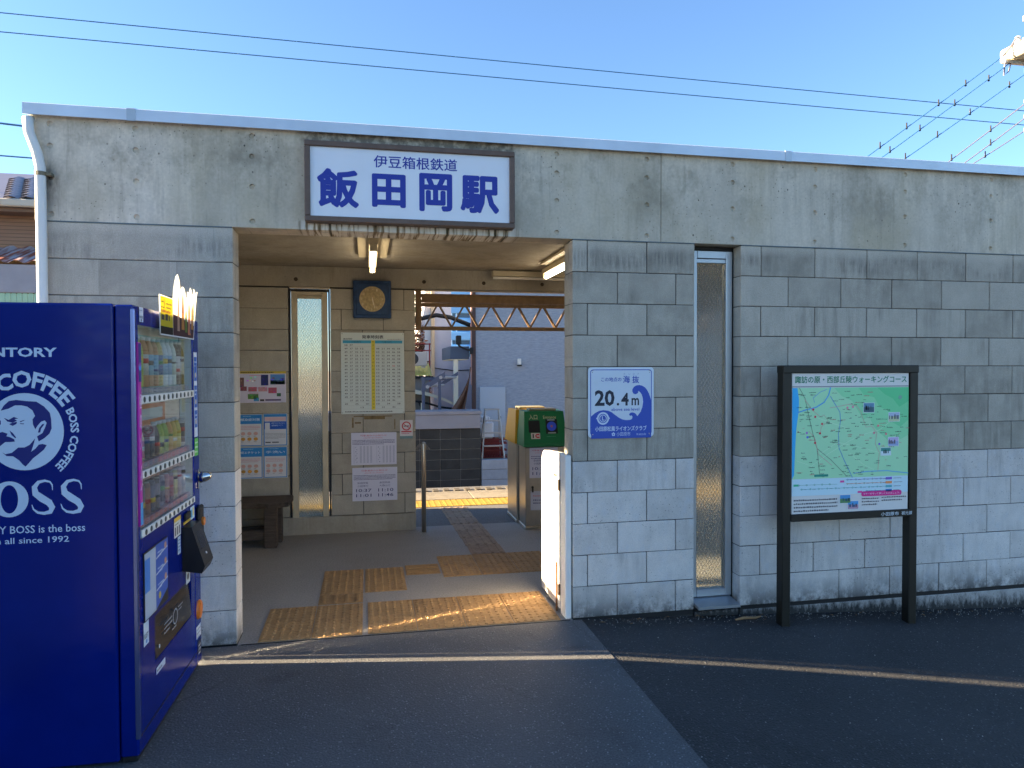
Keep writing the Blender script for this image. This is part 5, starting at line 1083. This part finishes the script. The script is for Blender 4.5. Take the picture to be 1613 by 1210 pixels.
for x in (-.64, -.48, -.34): part('bushing', MB().tube([(x, 0, 7.55), (x, 0, 7.60), (x, 0, 7.63), (x, 0, 7.66)], [.04, .06, .035, .045], 10), m_white, tr)
part('crossarm', MB().bev(-.5, .5, -.05, .05, 7.95, 8.05, .005), m_steel, pole); part('support_arm', MB().bev(-.9, -.1, -.03, .03, 7.19, 7.255, .005), m_steel, pole)
part('lead_wire', MB().tube([(-.64, 0, 7.66), (-.72, -.05, 7.62), (-.86, -.05, 7.42), (-1.0, -.05, 7.28)], .014, 6), m_wireg, pole); part('lead_wire', MB().tube([(-.5, 0, 7.26), (-.48, 0, 7.0), (-.3, 0, 6.9), (-.1, 0, 7.0)], .014, 6), m_wire, pole)
part('lead_wire', MB().tube([(-.76, 0, 7.26), (-.82, 0, 7.06), (-.92, 0, 6.98), (-.9, 0, 7.2)], .012, 6), m_wireg, pole)
for z in (6.6, 6.33, 6.1): part('insulator', MB().tube([(-.30, 0, z), (-.36, 0, z), (-.40, 0, z), (-.44, 0, z)], [.05, .07, .04, .06], 10), m_white, pole)
clip = MB().bev(-.009, .009, -.009, .009, -.02, .06, .003).bev(-.013, .013, -.013, .013, -.05, -.0205, .003).mesh('clip', m_black)
ws = [((6.695, 5.015), (9.474, 6.95), m_wire, (.12, .30, .52, .71), 'first'), ((6.956, 5.009), (9.541, 6.794), m_wire, (.10, .32, .58, .84), 'second'), ((7.387, 5.012), (9.842, 6.624), m_wire, (.05, .30, .56, .88), 'third'), ((8.233, 5.006), (9.95, 6.19), m_wireg, (.10, .55), 'fourth'), ((8.545, 5.002), (9.95, 5.945), m_wireg, (.45,), 'fifth'), ((8.696, 4.999), (9.95, 5.72), m_wireg, (.30,), 'lowest')]
for a, b, m_, cl, nm in ws:
    A_ = Vector((a[0], PY, a[1])); B_ = Vector((b[0], PY, b[1])); d = B_-A_
    o = thing('overhead_wire', f'{nm} wire from the top slanting down to the roof at the right', 'wire', A_[:])
    part('line', MB().tube(sag(-d*1.2, d, .03), .0095, 6), m_, o)
    for c_ in cl: link('clip', clip, o, (d*c_)[:])

# small litter by the wall
o = tag(part('dry_twig', MB().tube([(-.09, 0, .008), (-.02, .01, .012), (.05, 0, .01), (.10, .015, .012)], [.006, .01, .008, .004], 6), M('twig', (150, 116, 80), .8), None, (1.17, -.09, gz(1.17, -.09))), 'pale dry twig on the asphalt left of the map board', 'twig')

# grit and leaf litter gathered at the foot of the wall: nobody could count it
mb = MB(); rg = random.Random(21)
for _ in range(900):
    x = rg.uniform(.1, 4.4); y = -.006-abs(rg.gauss(0, .07)); 
    if rg.random() < .25: x, y = rg.uniform(-1.9, 4.4), rg.uniform(-2.6, -.05)
    r = rg.uniform(.0015, .0055); z = (gz(x, y) if x > .055 else .0)+r*.4
    mb.add([(x-r, y-r*.7, z), (x+r*.9, y-r*.5, z), (x+r*.3, y+r, z), (x, y, z+r*.9), (x, y, z-r*.6)], [(0,1,3),(1,2,3),(2,0,3),(1,0,4),(2,1,4),(0,2,4)])
o = tag(part('grit', mb, M('grit_grey', (150, 144, 136), .9, nz=(40, .5))), 'loose grit scattered on the ground along the foot of the wall', 'grit'); o['kind'] = 'stuff'
mb = MB()
for _ in range(46):
    x = rg.uniform(.15, 4.3); y = -.012-abs(rg.gauss(0, .05)); a = rg.uniform(0, 6.28); L = rg.uniform(.008, .02); z = gz(x, y)+.004; ca, sa = math.cos(a), math.sin(a)
    mb.add([(x-L*ca, y-L*sa, z), (x+.4*L*sa, y-.4*L*ca, z+.004), (x+L*ca, y+L*sa, z+.002), (x-.4*L*sa, y+.4*L*ca, z+.003)], [(0, 1, 2, 3)])
o = tag(part('leaf_litter', mb, M('dead_leaf', (128, 98, 66), .8, nz=(30, .4))), 'small dead leaves lying along the foot of the wall', 'leaves'); o['kind'] = 'stuff'

# unseen cabinet added left of the machine to keep the near ground shaded
t = thing('shade_blocker', 'tall grey cabinet added out of view left of the vending machine to block sun', 'cabinet', (-3.35, -1.93, 0))
part('body', MB().bev(-.36, .36, -.72, .82, .04, 2.12, .01), M('blocker_grey', (168, 172, 174), .5, .3, nz=(3, .06)), t); part('plinth', MB().bev(-.34, .34, -.70, .80, 0, .0395, .004), m_black, t)
for y0, y1 in ((-.70, .035), (.045, .80)): d_ = part('door', MB().bev(.361, .378, y0, y1, .08, 2.08, .005), M('blocker_grey', (168, 172, 174)), t); part('handle', MB().bev(.3785, .40, (y1 if y0 < -.5 else y0)-.03, (y1 if y0 < -.5 else y0)+.03 if y0 > -.5 else y1-.005, .95, 1.15, .004), m_steel, d_)
